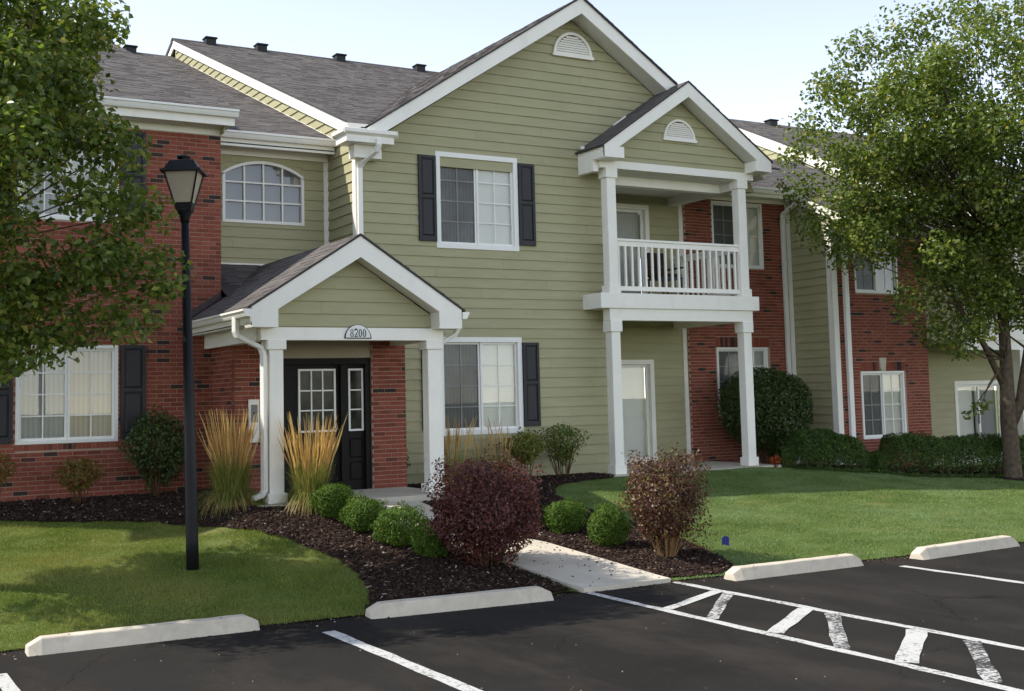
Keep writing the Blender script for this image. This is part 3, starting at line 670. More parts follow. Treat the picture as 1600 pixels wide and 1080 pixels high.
# left side wall of the main block (X=0) with sloping top
RK = lambda y: 6.11+.40*y                 # main roof plane
LK = lambda y: 6.10+.3985*(y-1.08)              # link roof plane
sw = MB().prism([(0, .12, -.3), (0, 11.5, -.3), (0, 11.5, RK(11.5)-.12), (0, .12, RK(.12)-.12)], (.14, 0, 0)).build('side_wall', 'siding', A)
k = 0
while k*BRD < 10.7:
    z0, z1 = k*BRD, (k+1)*BRD; k += 1
    ytop = lambda z: max(0.005, (z+.12-6.11)/.40)           # rake cuts the board at its front end
    yend = lambda z: min(11.4, 1.25 if z < 6.1 else (z-6.10)/.3985+1.08+.35)
    a0, a1, b0, b1 = ytop(z0), ytop(z1), yend(z0), yend(z1)
    if b0-a0 < .05: continue
    Fs = Fl(0.0); v = [Fs(a0, .028, z0), Fs(b0, .028, z0), Fs(b0, -.004, z0), Fs(a0, -.004, z0), Fs(a1, .006, z1), Fs(max(a1, b1), .006, z1), Fs(max(a1, b1), -.004, z1), Fs(a1, -.004, z1)]
    MB().hexa(v).build('siding_board', 'siding', sw)
# corner boards
box('corner_board', 'white', A, -.028, .10, -.028, -.0005, -.02, 5.74); box('corner_board', 'white', A, -.0285, -.0005, .0, .11, -.02, 5.74)
# eave return at the front left corner of the main block
rt_ = box('cornice_return', 'white', A, -.36, .50, -.46, .0, 5.72, 5.83)
MB().prism([(-.36, -.46, 5.83), (-.41, -.52, 5.87), (-.41, -.52, 5.93), (-.36, -.46, 5.95)], (.94, 0, 0)).build('crown_moulding', 'white', rt_)
MB().prism([(-.36, -.46, 5.8301), (-.42, -.46, 5.87), (-.42, -.46, 5.93), (-.36, -.46, 5.95)], (0, .50, 0)).build('crown_moulding', 'white', rt_)
box('return_top', 'white', rt_, -.361, .499, -.459, -.02, 5.831, 5.949)
box('return_cap', 'white', rt_, -.34, .10, -.44, -.30, 5.95, 6.03, bevel=.02)
box('frieze_block', 'white', A, -.14, .36, -.26, -.0305, 5.50, 5.719)
downspout(A, [(.21, -.49, 5.80), (.21, -.49, 5.70), (.19, -.44, 5.60), (.05, -.16, 5.44), (.03, -.085, 5.35), (.03, -.085, 3.0), (.03, -.085, 2.8)])
# rake of the main roof towards the link roof
MB().prism([(-.065, -.45, RK(-.45)), (-.065, 11.5, RK(11.5)), (-.065, 11.5, RK(11.5)-.215), (-.065, -.45, RK(-.45)-.21)], (.035, 0, 0)).build('rake_board', 'white', A)
MB().prism([(-.065, 11.5, RK(11.5)), (-.065, 16, RK(11.5)-.4*4.5), (-.065, 16, RK(11.5)-.4*4.5-.25), (-.065, 11.5, RK(11.5)-.25)], (.035, 0, 0)).build('rake_board', 'white', A)
MB().prism([(-.085, -.45, RK(-.45)+.004), (-.085, 11.5, RK(11.5)+.004), (-.085, 11.5, RK(11.5)+.022), (-.085, -.45, RK(-.45)+.022)], (.05, 0, 0)).build('drip_edge', 'felt', A)
# roofs
GZ = lambda x: ZA+.03-SL*abs(x-XA)
RT = lambda y: RK(y)+.03
YV = (ZA+.03-6.14)/.40; XV = XA-(ZA+.03-RT(-.44))/SL
roof_plane(A, [(-.09, -.44, RT(-.44)), (XV, -.44, RT(-.44)), (XA, YV, ZA+.03), (XA, 11.5, RT(11.5)), (-.09, 11.5, RT(11.5))], (1, 0, 0))
roof_plane(A, [(2*XA-XV, -.44, RT(-.44)), (9.2, -.44, RT(-.44)), (9.2, 11.5, RT(11.5)), (XA, 11.5, RT(11.5)), (XA, YV, ZA+.03)], (1, 0, 0))
roof_plane(A, [(XV, -.44, GZ(XV)), (XA, -.44, GZ(XA)), (XA, YV, GZ(XA))], (0, 1, 0))
roof_plane(A, [(8.84, -.46, GZ(8.84)), (8.84, 0.2, GZ(8.84)), (XA, YV, GZ(XA)), (XA, -.46, GZ(XA))], (0, 1, 0))
MB().prism([(-.09, 11.5, RT(11.5)), (9.2, 11.5, RT(11.5)), (9.2, 16, RT(11.5)-.4*4.5), (-.09, 16, RT(11.5)-.4*4.5)], (0, 0, -.09)).build('roof', 'shingle', A)
MB().prism([(-.09, 11.35, RT(11.35)+.02), (-.09, 11.5, RT(11.5)+.028), (-.09, 11.65, RT(11.35)+.02)], (9.29, 0, 0)).build('ridge_cap', 'shingle', A)
for x in (.80, 2.15, 4.35, 6.75): roof_vent(A, x, 11.2, RT(11.2)+.11, .95)

# left brick wing (front Y=-.05) and the link with the arched window
FW = Ff(-.05); XW = -2.35
BW_LO = (-5.36, -3.92, .93, 2.36); BW_UP = (-5.36, -3.92, 4.22, 5.64)
bw = backing('brick_wall', 'mortar', A, FW, -9, XW, -.4, 5.69, [BW_LO, BW_UP], .16)
bricks(A, bw, FW, 0, -9, XW, -.3, 5.69, [(BW_LO[0], BW_LO[1], BW_LO[2]-.095, BW_LO[3]), BW_UP])
soldier(A, bw, FW, BW_LO[0]-.02, BW_LO[1]+.02, BW_LO[2]-.09, BW_LO[2]-.006)
FWs = Fr(XW); bws = backing('brick_return', 'mortar', A, FWs, -.05+.001, 1.25, 2.5, 5.69, (), .15)
bricks(A, bws, FWs, 1, -.05, 1.25, 2.6, 5.69, phase=.1)
window(A, FW, *BW_LO, trim=.05, bl='sheer', br='curtain', screen=None, n_out=.012)
window(A, FW, *BW_UP, trim=.05, bl='sheer', br='blind', screen=None, n_out=.012)
for w in (BW_LO, BW_UP):
    shutter(A, FW, w[1]+.03, w[1]+.40, w[2]+.02, w[3]+.0, .012); shutter(A, FW, w[0]-.41, w[0]-.04, w[2]+.02, w[3]+.0, .012)
WG = lambda y: 6.04+.39*(y+.47)
fbox('frieze_board', 'white', A, FW, -9, XW+.02, .012, .045, 5.692, 5.80)
box('soffit', 'soffit', A, -9, XW+.10, -.40, -.05, 5.80, 5.82)
box('fascia', 'white', A, -9, XW+.12, -.43, -.395, 5.79, 6.0)
gutter(A, Ff(-.43), -9, XW+.16, 0.002, 6.03)
roof_plane(A, [(-9.5, -.5, WG(-.5)+.02), (XW+.13, -.5, WG(-.5)+.02), (XW+.13, 13.5, WG(13.5)+.02), (-9.5, 13.5, WG(13.5)+.02)], (1, 0, 0))
MB().prism([(XW-.02, -.3, WG(-.3)-.08), (XW-.02, 13.5, WG(13.5)-.08), (XW-.02, 13.5, 5.7), (XW-.02, -.3, 5.7)], (.02, 0, 0)).build('roof_cheek', 'siding', A)
MB().prism([(-9.5, 13.5, WG(13.5)), (XW+.13, 13.5, WG(13.5)), (XW+.13, 19, WG(13.5)-2.2), (-9.5, 19, WG(13.5)-2.2)], (0, 0, -.09)).build('roof', 'shingle', A)
YL = 1.25; FL = Ff(YL)
arch = (-1.93, -.47, 4.52, 5.38, 5.61)
lw = backing('link_wall', 'siding', A, FL, XW, 0, 3.0, 5.68, [(arch[0]+.03, arch[1]-.03, arch[2]+.03, arch[4]-.03)])
hx = (arch[0]+.03, arch[1]-.03, arch[2]+.02, arch[4]-.05)
boards(lw, FL, 3.74, 5.68, const(XW), const(-.10), [hx])
fbox('corner_board', 'white', A, FL, -.10, -.002, .002, .03, 3.4, 5.68)
# arched window: frame, spandrels, panes, grid
u0, u1, z0, zs, zt = arch; uc = (u0+u1)/2; hw = (u1-u0)/2
def arcz(u, zs_, zt_, hw_): q = (u-uc)/hw_; rr = (hw_*hw_+(zt_-zs_)**2)/(2*(zt_-zs_)); return zt_-rr+math.sqrt(max(0, rr*rr-(u-uc)**2))
us = [u0+(u1-u0)*k/20 for k in range(21)]
mb = MB(); t = .05
for a, b in zip(us, us[1:]):
    za, zb = arcz(a, zs, zt, hw), arcz(b, zs, zt, hw)
    mb.hexa([FL(a, .035, za-t), FL(b, .035, zb-t), FL(b, -.08, zb-t), FL(a, -.08, za-t), FL(a, .035, za), FL(b, .035, zb), FL(b, -.08, zb), FL(a, -.08, za)])
Fx(FL, mb, u0, u1, -.08, .035, z0, z0+t); Fx(FL, mb, u0, u0+t, -.08, .035, z0+t, zs-.02); Fx(FL, mb, u1-t, u1, -.08, .035, z0+t, zs-.02)
aw = mb.build('arched_window', 'vinyl', A)
mb = MB()
for a, b in zip(us, us[1:]):
    za, zb = arcz(a, zs, zt, hw), arcz(b, zs, zt, hw)
    mb.hexa([FL(a, .008, za), FL(b, .008, zb), FL(b, -.06, zb), FL(a, -.06, za), FL(a, .008, zt+.03), FL(b, .008, zt+.03), FL(b, -.06, zt+.03), FL(a, -.06, zt+.03)])
mb.build('spandrel', 'siding', aw)
gp = [FL(u0+.03, -.03, z0+.03), FL(u1-.03, -.03, z0+.03)]+[FL(min(max(u, u0+.03), u1-.03), -.03, arcz(u, zs, zt, hw)-.03) for u in reversed(us)]
MB().add(gp, [tuple(range(len(gp)))]).build('pane', 'darkglass', aw)
mb = MB()
for k in (1, 2, 3):
    u = u0+t+(u1-u0-2*t)*k/4; Fx(FL, mb, u-.014, u+.014, -.025, .012, z0+t, arcz(u, zs, zt, hw)-t+.01)
for k in (1, 2):
    z = z0+t+(zs-z0-.01)*k*.385; Fx(FL, mb, u0+t, u1-t, -.026, .011, z-.014, z+.014)
mb.build('muntin_grid', 'vinyl', aw)
fbox('window_shade', 'shade', aw, FL, u0, u1, -.135, -.125, z0, zt)
fbox('frieze_board', 'white', A, FL, XW+.01, -.0305, .024, .055, 5.68, 5.80)
box('soffit', 'soffit', A, XW+.01, -.0305, .86, YL, 5.80, 5.82)
box('fascia', 'white', A, XW+.01, -.035, .86, .895, 5.76, 5.975)
gutter(A, Ff(.86), XW+.16, -.03, .0, 6.0)
LT = lambda y: LK(y)+.0
roof_plane(A, [(XW+.0, .76, LT(.76)), (-.021, .76, LT(.76)), (-.021, 11.75, LT(11.75)), (XW+.0, 11.75, LT(11.75))], (1, 0, 0))
MB().prism([(XW, 11.75, LT(11.75)), (-.4, 11.75, LT(11.75)), (-.4, 17, LT(11.75)-2.1), (XW, 17, LT(11.75)-2.1)], (0, 0, -.09)).build('roof', 'shingle', A)
roof_vent(A, -1.13, 11.5, LT(11.5)+.09, .95)
# flashing strip between the side wall boards and the link roof
MB().prism([(-.022, .95, LT(.95)+.002), (-.022, 10, LT(10)+.002), (-.022, 10, LT(10)+.016), (-.022, .95, LT(.95)+.016)], (-.008, 0, 0)).build('step_flashing', 'white', A)
fbox('trim_board', 'white', A, FL, XW, -1.2, .021, .05, 3.70, 3.82)

# vestibule and entry porch
XV0, XV1, YVF = -2.5, .28, -1.2
FV = Ff(YVF); DO = (-1.82, -.30)
v1 = backing('brick_wall', 'mortar', A, FV, XV0+.0, DO[0], -.2, 2.40, (), .12); bricks(A, v1, FV, 0, XV0, DO[0], -.1, 2.40, phase=.05)
v2 = backing('brick_pier', 'mortar', A, FV, DO[1], XV1, -.2, 2.40, (), .12); bricks(A, v2, FV, 0, DO[1], XV1, -.1, 2.40, phase=.02)
FVl = Fl(XV0); v3 = backing('brick_wall', 'mortar', A, FVl, YVF+.0015, -.052, -.2, 2.60, (), .12); bricks(A, v3, FVl, 1, YVF, -.055, -.1, 2.60, phase=.07)
FVr = Fr(XV1); v4 = backing('brick_wall', 'mortar', A, FVr, YVF+.0015, -.021, -.2, 2.40, (), .12); bricks(A, v4, FVr, 1, YVF, -.021, -.1, 2.40, phase=.03)
FD = Ff(YVF+.06)
fbox('transom_panel', 'tan', A, FD, DO[0], DO[1], -.06, .03, 2.115, 2.45)
dr = fbox('entry_door', 'doorblack', A, FD, DO[0], DO[1], -.12, -.06, .06, 2.11)
mb = MB()
for b in ((DO[0], DO[0]+.09, .06, 2.11), (DO[1]-.09, DO[1], .06, 2.11), (DO[0]+.09, DO[1]-.09, 2.01, 2.11), (-.80, -.70, .06, 2.01)): Fx(FD, mb, b[0], b[1], -.059, .02, b[2], b[3])
mb.build('door_frame', 'doorblack', dr, bevel=.004)
def lite(u0, u1, z0, z1, cols, rows, frame=.03):
    mb = MB()
    for b in ((u0, u1, z1-frame, z1), (u0, u1, z0, z0+frame), (u0, u0+frame, z0+frame, z1-frame), (u1-frame, u1, z0+frame, z1-frame)): Fx(FD, mb, b[0], b[1], -.0595, -.03, b[2], b[3])
    for k in range(1, cols): x = u0+frame+(u1-u0-2*frame)*k/cols; Fx(FD, mb, x-.010, x+.010, -.054, -.035, z0+frame, z1-frame)
    for k in range(1, rows): z = z0+frame+(z1-z0-2*frame)*k/rows; Fx(FD, mb, u0+frame, u1-frame, -.0545, -.0355, z-.010, z+.010)
    mb.build('lite_frame', 'vinyl', dr)
    fbox('pane', 'doorpane', dr, FD, u0+.01, u1-.01, -.0598, -.056, z0+.01, z1-.01)
mp_, nt, p, o = newmat('dark door glazing'); n_ = noise(nt, 5, 3); c_ = ramp(nt, n_.outputs[0], [(.4, (.012, .013, .010)), (.62, (.04, .04, .028))]); nt.links.new(c_.outputs[0], p.inputs['Base Color']); p.inputs['Roughness'].default_value = .12; p.inputs['Specular IOR Level'].default_value = .15
M['doorpane'] = mp_
lite(-1.475, -.865, .975, 1.945, 3, 3); lite(-.655, -.405, .975, 1.945, 1, 3)
for a, b in ((-1.62, -1.24), (-1.18, -.86), (-.64, -.42)):
    for c, d in ((.22, .50), (.56, .86)):
        mb = MB(); e = .02; mb.hexa([FD(a, -.0598, c), FD(b, -.0598, c), FD(b-e, -.045, c+e), FD(a+e, -.045, c+e), FD(a, -.0598, d), FD(b, -.0598, d), FD(b-e, -.045, d-e), FD(a+e, -.045, d-e)]); mb.build('door_panel', 'doorblack', dr)
hd = MB(); hd.tube([FD(-.86, -.06, 1.02), FD(-.86, -.0, 1.02)], .018, 8); hd.tube([FD(-.87, -.005, 1.02), FD(-.97, -.005, 1.02)], .011, 8); hd.build('door_handle', 'steel', dr)
fbox('threshold', 'steel', dr, FD, DO[0], DO[1], -.10, .05, .035, .059)
ib = fbox('intercom_box', 'white', A, FV, -2.30, -2.14, .013, .06, .86, 1.50, bevel=.01)
fbox('intercom_panel', 'steel', ib, FV, -2.27, -2.17, .0605, .066, 1.16, 1.42); fbox('intercom_button', 'ink', ib, FV, -2.235, -2.205, .0665, .072, 1.28, 1.31)
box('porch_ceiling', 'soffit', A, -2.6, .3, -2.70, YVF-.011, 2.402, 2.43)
box('porch_floor', 'concrete', A, -2.72, .22, -2.98, YVF-.012, -.35, .075, bevel=.01)
PX, PZ, PS, PYF, PYW = -1.25, 3.76, .645, -3.05, -2.75
bm_ = box('porch_beam', 'white', A, -2.62, .16, -2.79, -2.60, 2.30, 2.475); box('side_beam', 'white', A, -2.62, -2.46, -2.599, -.07, 2.30, 2.50); box('side_beam', 'white', A, .02, .16, -2.599, -.03, 2.30, 2.50)
column(A, -2.51, -2.31, -2.79, -2.59, .076, 2.299, base=.14, cap=.13); column(A, -.10, .10, -2.79, -2.59, .076, 2.299, base=.14, cap=.13)
FG = Ff(PYW)
pl = lambda z: PX-(PZ-.30-z)/PS; pr = lambda z: PX+(PZ-.30-z)/PS
pg = MB().prism([(pl(2.476), PYW, 2.476), (pr(2.476), PYW, 2.476), (PX, PYW, PZ-.3)], (0, .1, 0)).build('porch_gable', 'siding', A)
boards(pg, FG, 2.478, PZ-.32, pl, pr)
gable_trim(A, PX, PZ, PS, -2.84, .34, PYF, PYW, .30)
for a, b in ((-2.84, -2.47), (-.03, .34)): box('cornice_return', 'white', A, a, b, PYF-.003, PYW, 2.46, 2.72)
RP = lambda x: PZ+.03-PS*abs(x-PX)
roof_plane(A, [(-2.90, PYF-.016, RP(-2.90)), (PX, PYF-.016, RP(PX)), (PX, 1.25, RP(PX)), (XW, 1.25, RP(XW)), (XW, -.06, RP(XW)), (-2.90, -.06, RP(-2.90))], (0, 1, 0), single=True, expo=.145)
roof_plane(A, [(PX, PYF-.016, RP(PX)), (.40, PYF-.016, RP(.40)), (.40, -.02, RP(.40)), (-.02, 0, RP(-.02)), (-.02, 1.25, RP(-.02)), (PX, 1.25, RP(PX))], (0, 1, 0))
yk = lambda x: 1.25-(PZ+.05-RP(x))/.42
roof_plane(A, [(XW+.005, 1.25, PZ+.05), (XW+.005, yk(XW), RP(XW)), (PX-.02, 1.23, RP(PX-.02)), (PX-.02, 1.25, PZ+.05)], (1, 0, 0))
box('fascia', 'white', A, -2.86, -2.83, PYF, -.06, 2.53, RP(-2.86)-.04)
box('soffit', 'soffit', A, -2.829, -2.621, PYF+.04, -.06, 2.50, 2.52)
gutter(A, Fl(-2.862), PYF-.03, -.075, 0, 2.70, .1, .11); gutter(A, Fr(.345), PYF-.03, -.03, 0, 2.70, .1, .11)
MB().prism([(XW, -.066, RP(XW)+.01), (-2.93, -.066, RP(-2.93)+.01), (-2.93, -.066, RP(-2.93)+.13), (XW, -.066, RP(XW)+.13)], (0, -.012, 0)).build('wall_flashing', 'flash', A)
MB().prism([(XW, -.079, RP(XW)+.024), (-2.93, -.079, RP(-2.93)+.024), (-2.93, -.17, RP(-2.93)+.03), (XW, -.17, RP(XW)+.03)], (0, 0, .006)).build('wall_flashing', 'flash', A)
downspout(A, [(-2.91, -2.56, 2.62), (-2.91, -2.56, 2.42), (-2.89, -2.57, 2.36), (-2.60, -2.70, 2.20), (-2.57, -2.72, 2.10), (-2.57, -2.72, .36), (-2.57, -2.72, .26), (-2.62, -2.75, .20), (-2.75, -2.80, .17)], (.35, -.94, 0))
downspout(A, [(.40, -2.80, 2.62), (.40, -2.80, 2.46), (.36, -2.78, 2.38), (.17, -2.70, 2.27), (.14, -2.69, 2.2), (.14, -2.69, .3)], (0, 1, 0), .075, .06)
box('splash_slab', 'concrete', A, -2.95, -2.72, -3.05, -2.65, -.3, .02, bevel=.012)
# house number plaque
FP = Ff(-2.79); pu, pz, pr_ = -1.205, 2.322, .205
half = [(pu+pr_*math.cos(t), pz+pr_*.98*math.sin(t)) for t in [math.pi*k/28 for k in range(29)]]
MBp = MB().prism([FP(a, .002, b) for a, b in half], (0, -.014, 0)); pq = MBp.build('number_plaque', 'ink', A)
inn = [(pu+(pr_-.017)*math.cos(t), pz+.013+(pr_-.017)*.96*math.sin(t)) for t in [math.pi*k/28 for k in range(29)]]
MB().prism([FP(a, .0165, b) for a, b in inn], (0, -.003, 0)).build('plaque_face', 'plaque', pq)
def ring(mb, cx, cz, rx, rz, ix, iz, n0=.020, n1=.024):
    K = 22
    for k in range(K):
        a, b = 2*math.pi*k/K, 2*math.pi*(k+1)/K; q = lambda t, X, Z, n: FP(cx+X*math.cos(t), n, cz+Z*math.sin(t))
        mb.hexa([q(a, rx, rz, n1), q(b, rx, rz, n1), q(b, ix, iz, n1), q(a, ix, iz, n1), q(a, rx, rz, n0), q(b, rx, rz, n0), q(b, ix, iz, n0), q(a, ix, iz, n0)])
dx = .064; zc = pz+.078; hh = .056
mb = MB(); ring(mb, pu-1.5*dx, zc+.028, .022, .028, .012, .022); ring(mb, pu-1.5*dx, zc-.026, .026, .032, .013, .025); mb.build('numeral', 'ink', pq)
mb = MB(); path = []
for k in range(11):
    t = math.pi*(.95-1.15*k/10); path.append((pu-.5*dx+.022*math.cos(t), zc+.028+.028*math.sin(t), .004+.007*math.sin(math.pi*min(1, k/7))))
path += [(pu-.5*dx+.004, zc-.016, .008), (pu-.5*dx-.020, zc-.050, .004)]
for (a, b, w), (c, d, w2) in zip(path, path[1:]):
    L = math.hypot(c-a, d-b) or 1; nx, nz = -(d-b)/L, (c-a)/L
    mb.hexa([FP(a+nx*w, .024, b+nz*w), FP(c+nx*w2, .024, d+nz*w2), FP(c-nx*w2, .024, d-nz*w2), FP(a-nx*w, .024, b-nz*w), FP(a+nx*w, .02, b+nz*w), FP(c+nx*w2, .02, d+nz*w2), FP(c-nx*w2, .02, d-nz*w2), FP(a-nx*w, .02, b-nz*w)])
Fx(FP, mb, pu-.5*dx-.025, pu-.5*dx+.025, .0201, .0241, zc-.058, zc-.047); Fx(FP, mb, pu-.5*dx+.019, pu-.5*dx+.026, .0202, .0242, zc-.055, zc-.032); mb.build('numeral', 'ink', pq)
for i in (.5, 1.5):
    mb = MB(); ring(mb, pu+i*dx, zc, .026, hh+.002, .012, hh-.006); mb.build('numeral', 'ink', pq)

# balcony porch
BX, BZ, BS, BYF, BYW = 6.505, 7.36, .685, -.90, -.55
pt = .2; PXL, PXR, PY0, PY1 = 4.77, 7.94, -.56, -.36
for x in (PXL, PXR):
    column(A, x, x+pt, PY0, PY1, -.014, 2.80, base=.17, cap=.21, e=.03); column(A, x, x+pt, PY0, PY1, 3.301, 5.635, base=.15, cap=.18, e=.03)
sl_ = box('balcony_slab', 'white', A, 4.52, 8.32, -.62, 1.69, 3.02, 3.30, bevel=.008)
box('balcony_beam', 'white', A, 4.74, 8.18, -.57, -.35, 2.801, 3.019); box('balcony_beam', 'white', A, 7.96, 8.12, -.349, 1.69, 2.801, 3.019)
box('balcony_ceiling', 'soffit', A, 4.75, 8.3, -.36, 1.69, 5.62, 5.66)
box('balcony_beam', 'white', A, 4.62, 8.34, -.57, -.37, 5.636, 5.78); box('balcony_beam', 'soffit', A, 7.92, 8.14, -.369, 1.69, 5.44, 5.618)
box('balcony_beam', 'white', A, 5.21, 7.915, -.034, .16, 5.44, 5.618)
FB = Ff(-.46); balustrade(A, FB, PXL+pt+.001, PXR-.001, 4.335, 3.36, 19)
FBr = Fr(8.04); balustrade(A, FBr, -.355, 1.68, 4.335, 3.36, 12)
FBg = Ff(BYW); bl = lambda z: max(4.62, BX-(BZ-.29-z)/BS); br_ = lambda z: min(8.34, BX+(BZ-.29-z)/BS)
bg_ = MB().prism([(4.62, BYW, 5.781), (8.34, BYW, 5.781), (BX, BYW, BZ-.3)], (0, .1, 0)).build('balcony_gable', 'siding', A)
boards(bg_, FBg, 5.782, BZ-.31, bl, br_)
half_vent(A, FBg, 6.49, 6.29, .385)
gable_trim(A, BX, BZ, BS, 4.50, 8.51, BYF, BYW, .28)
for a, b in ((4.50, 4.94), (8.13, 8.53)): box('cornice_return', 'white', A, a, b, BYF-.003, -.021, 5.765, 5.97)
box('frieze_block', 'white', A, 4.50, 4.615, -.52, -.022, 5.56, 5.764)
BR = lambda x: BZ+.03-BS*abs(x-BX)
yb = lambda x: 2.2
roof_plane(A, [(4.44, BYF-.016, BR(4.44)), (BX, BYF-.016, BR(BX)), (BX, -.02, BR(BX)), (4.44, -.02, BR(4.44))], (0, 1, 0))
roof_plane(A, [(BX, BYF-.016, BR(BX)), (8.58, BYF-.016, BR(8.58)), (8.58, 1.0, BR(8.58)), (BX, 1.0, BR(BX))], (0, 1, 0))
box('flashing_tab', 'white', A, 4.48, 4.54, -.20, -.14, BR(4.5)+.012, BR(4.5)+.07)
MB().prism([(5.28, -.16, BR(5.28)+.015), (5.55, -.16, BR(5.55)+.015), (5.55, -.10, BR(5.55)+.015), (5.28, -.10, BR(5.28)+.015)], (0, 0, .03)).build('flashing_tab', 'white', A)
box('gutter_bracket', 'white', A, 8.60, 8.66, -.55, -.50, 5.86, 5.93)
# recess behind the balcony
YR = 1.7; FR = Ff(YR); SD_LO = (5.55, 7.40, 0.0, 2.15); SD_UP = (5.55, 7.40, 3.31, 5.42)
rw = backing('recess_wall', 'siding', A, FR, 5.2, 8.2, -.2, 5.66, [(d[0]+.05, d[1]-.05, d[2]-.01, d[3]-.05) for d in (SD_LO, SD_UP)])
boards(rw, FR, 0, 5.62, const(5.2), const(8.2), [(d[0]+.04, d[1]-.04, d[2]-.02, d[3]-.04) for d in (SD_LO, SD_UP)])
MB().box(5.2, 5.34, .14, 1.7, -.2, 5.66).build('recess_side_wall', 'siding', A)
sliding_door(A, FR, *SD_LO, left='sheer', right='blind'); sliding_door(A, FR, *SD_UP, left='sheer', right='sheer')
fbox('corner_board', 'white', A, FR, 8.20, 8.30, -.12, .03, -.02, 5.62)
# right brick link
FK = Ff(1.62); KX0, KX1 = 8.30, 11.33; K_LO = (9.06, 10.52, .92, 2.40); K_UP = (9.06, 10.52, 4.15, 5.62)
kw = backing('brick_wall', 'mortar', A, FK, KX0, KX1, -.4, 5.66, [K_LO, K_UP], .16)
bricks(A, kw, FK, 0, KX0, KX1, -.3, 5.66, [(K_LO[0]-.03, K_LO[1]+.08, K_LO[2], K_LO[3]+.23), K_UP]); soldier(A, kw, FK, K_LO[0]-.02, K_LO[1]+.07, K_LO[3]+.005, K_LO[3]+.225)
window(A, FK, *K_LO, trim=.05, bl='sheer', br='sheer', n_out=.012); window(A, FK, *K_UP, trim=.05, bl='sheer', br='blind', n_out=.012)
fbox('frieze_board', 'white', A, FK, KX0, KX1, .012, .05, 5.64, 5.78); box('soffit', 'soffit', A, KX0, KX1, 1.2, 1.61, 5.72, 5.74)
box('fascia', 'white', A, KX0, KX1-.02, 1.19, 1.22, 5.70, 5.87); gutter(A, Ff(1.19), KX0-.05, KX1-.02, .002, 5.89)
KT = lambda y: 5.91+.41*(y-1.15)
roof_plane(A, [(KX0, 1.10, KT(1.10)), (KX1-.0, 1.10, KT(1.10)), (KX1, 4.8, KT(4.8)), (KX0, 4.8, KT(4.8))], (1, 0, 0))
MB().prism([(KX0, 4.8, KT(4.8)), (KX1, 4.8, KT(4.8)), (KX1, 9, KT(4.8)-1.7), (KX0, 9, KT(4.8)-1.7)], (0, 0, -.09)).build('roof', 'shingle', A)
downspout(A, [(11.22, 1.10, 5.80), (11.22, 1.12, 5.72), (11.18, 1.3, 5.58), (11.09, 1.55, 5.42), (11.09, 1.565, 5.3), (11.09, 1.565, .1)], (1, 0, 0), .10, .07)
fbox('corner_board', 'white', A, FK, 11.21, 11.33, .012, .04, -.3, 5.64)
flush_bricks(A, 300, lambda px, py, c: 0 < px < 1600 and 0 < py < 800 and not (px < 285 and py < 560) and not (px < 290 and py > 690) and c.x < 1 and not (c.x > .27 and c.y > -1.1))

# ------------------------------------------------------------------ neighbouring block on the right, one step lower
B = thing('apartment_building', 'lower brick and olive apartment block behind the pear tree on the right', 'building', (11.4, .4, -.6))
B.location = (0, 0, 0)
FE = Ff(.40); E_LO = (12.10, 13.46, .32, 1.81); E_UP = (12.05, 13.42, 3.55, 5.05); EX0, EX1 = 11.36, 14.28
ew = backing('brick_wall', 'mortar', B, FE, EX0, EX1, -.9, 5.05, [E_LO, E_UP], .16)
bricks(B, ew, FE, 0, EX0+.12, EX1, -.8, 5.05, [(E_LO[0]-.03, E_LO[1]+.07, E_LO[2], E_LO[3]+.22), E_UP]); soldier(B, ew, FE, E_LO[0]-.02, 12.68, E_LO[3]+.005, E_LO[3]+.21); soldier(B, ew, FE, 12.90, E_LO[1]+.06, E_LO[3]+.005, E_LO[3]+.21)
MB().prism([FE(12.72, .03, E_LO[3]+.008), FE(12.86, .03, E_LO[3]+.008), FE(12.90, .03, E_LO[3]+.30), FE(12.68, .03, E_LO[3]+.30)], (0, .03, 0)).build('keystone', 'concrete', B)
window(B, FE, *E_LO, trim=.05, bl='sheer', br='blind', n_out=.012); window(B, FE, *E_UP, trim=.05, bl='sheer', br='blind', n_out=.012)
fbox('corner_board', 'white', B, FE, EX0-.03, EX0+.12, .012, .04, -.8, 5.05)
downspout(B, [(11.72, .33, 5.0), (11.72, .35, 4.9), (11.72, .35, -.7)], (1, 0, 0), .13, .08)
FEl = Fl(EX0); ETOP = lambda y: 5.11+.47*y
es = MB().prism([(EX0, .42, -.9), (EX0, 4.65, -.9), (EX0, 4.65, ETOP(4.65)+.06), (EX0, .42, ETOP(.42)+.06)], (.14, 0, 0)).build('side_wall', 'siding', B)
boards(es, FEl, -.5, 4.99, const(.52), const(1.60)); boards(es, FEl, 4.99, 5.85, lambda z: max(.52, (z-.06-5.11)/.47), const(1.60))
fbox('corner_board', 'white', B, FEl, .40, .52, .0, .032, -.8, 5.1)
MB().prism([(EX0-.066, -.02, ETOP(-.02)+.13), (EX0-.066, 4.65, ETOP(4.65)+.13), (EX0-.066, 4.65, ETOP(4.65)-.09), (EX0-.066, -.02, ETOP(-.02)-.09)], (.033, 0, 0)).build('rake_board', 'white', B)
box('fascia', 'white', B, EX0-.03, EX1+.3, -.03, .0, 4.98, 5.20); gutter(B, Ff(-.03), EX0-.03, EX1+.3, .002, 5.23)
fbox('frieze_board', 'white', B, FE, EX0, EX1, .012, .05, 4.95, 5.15)
roof_plane(B, [(EX0-.09, -.06, ETOP(-.06)+.16), (EX1+.3, -.06, ETOP(-.06)+.16), (EX1+.3, 4.65, ETOP(4.65)+.16), (EX0-.09, 4.65, ETOP(4.65)+.16)], (1, 0, 0))
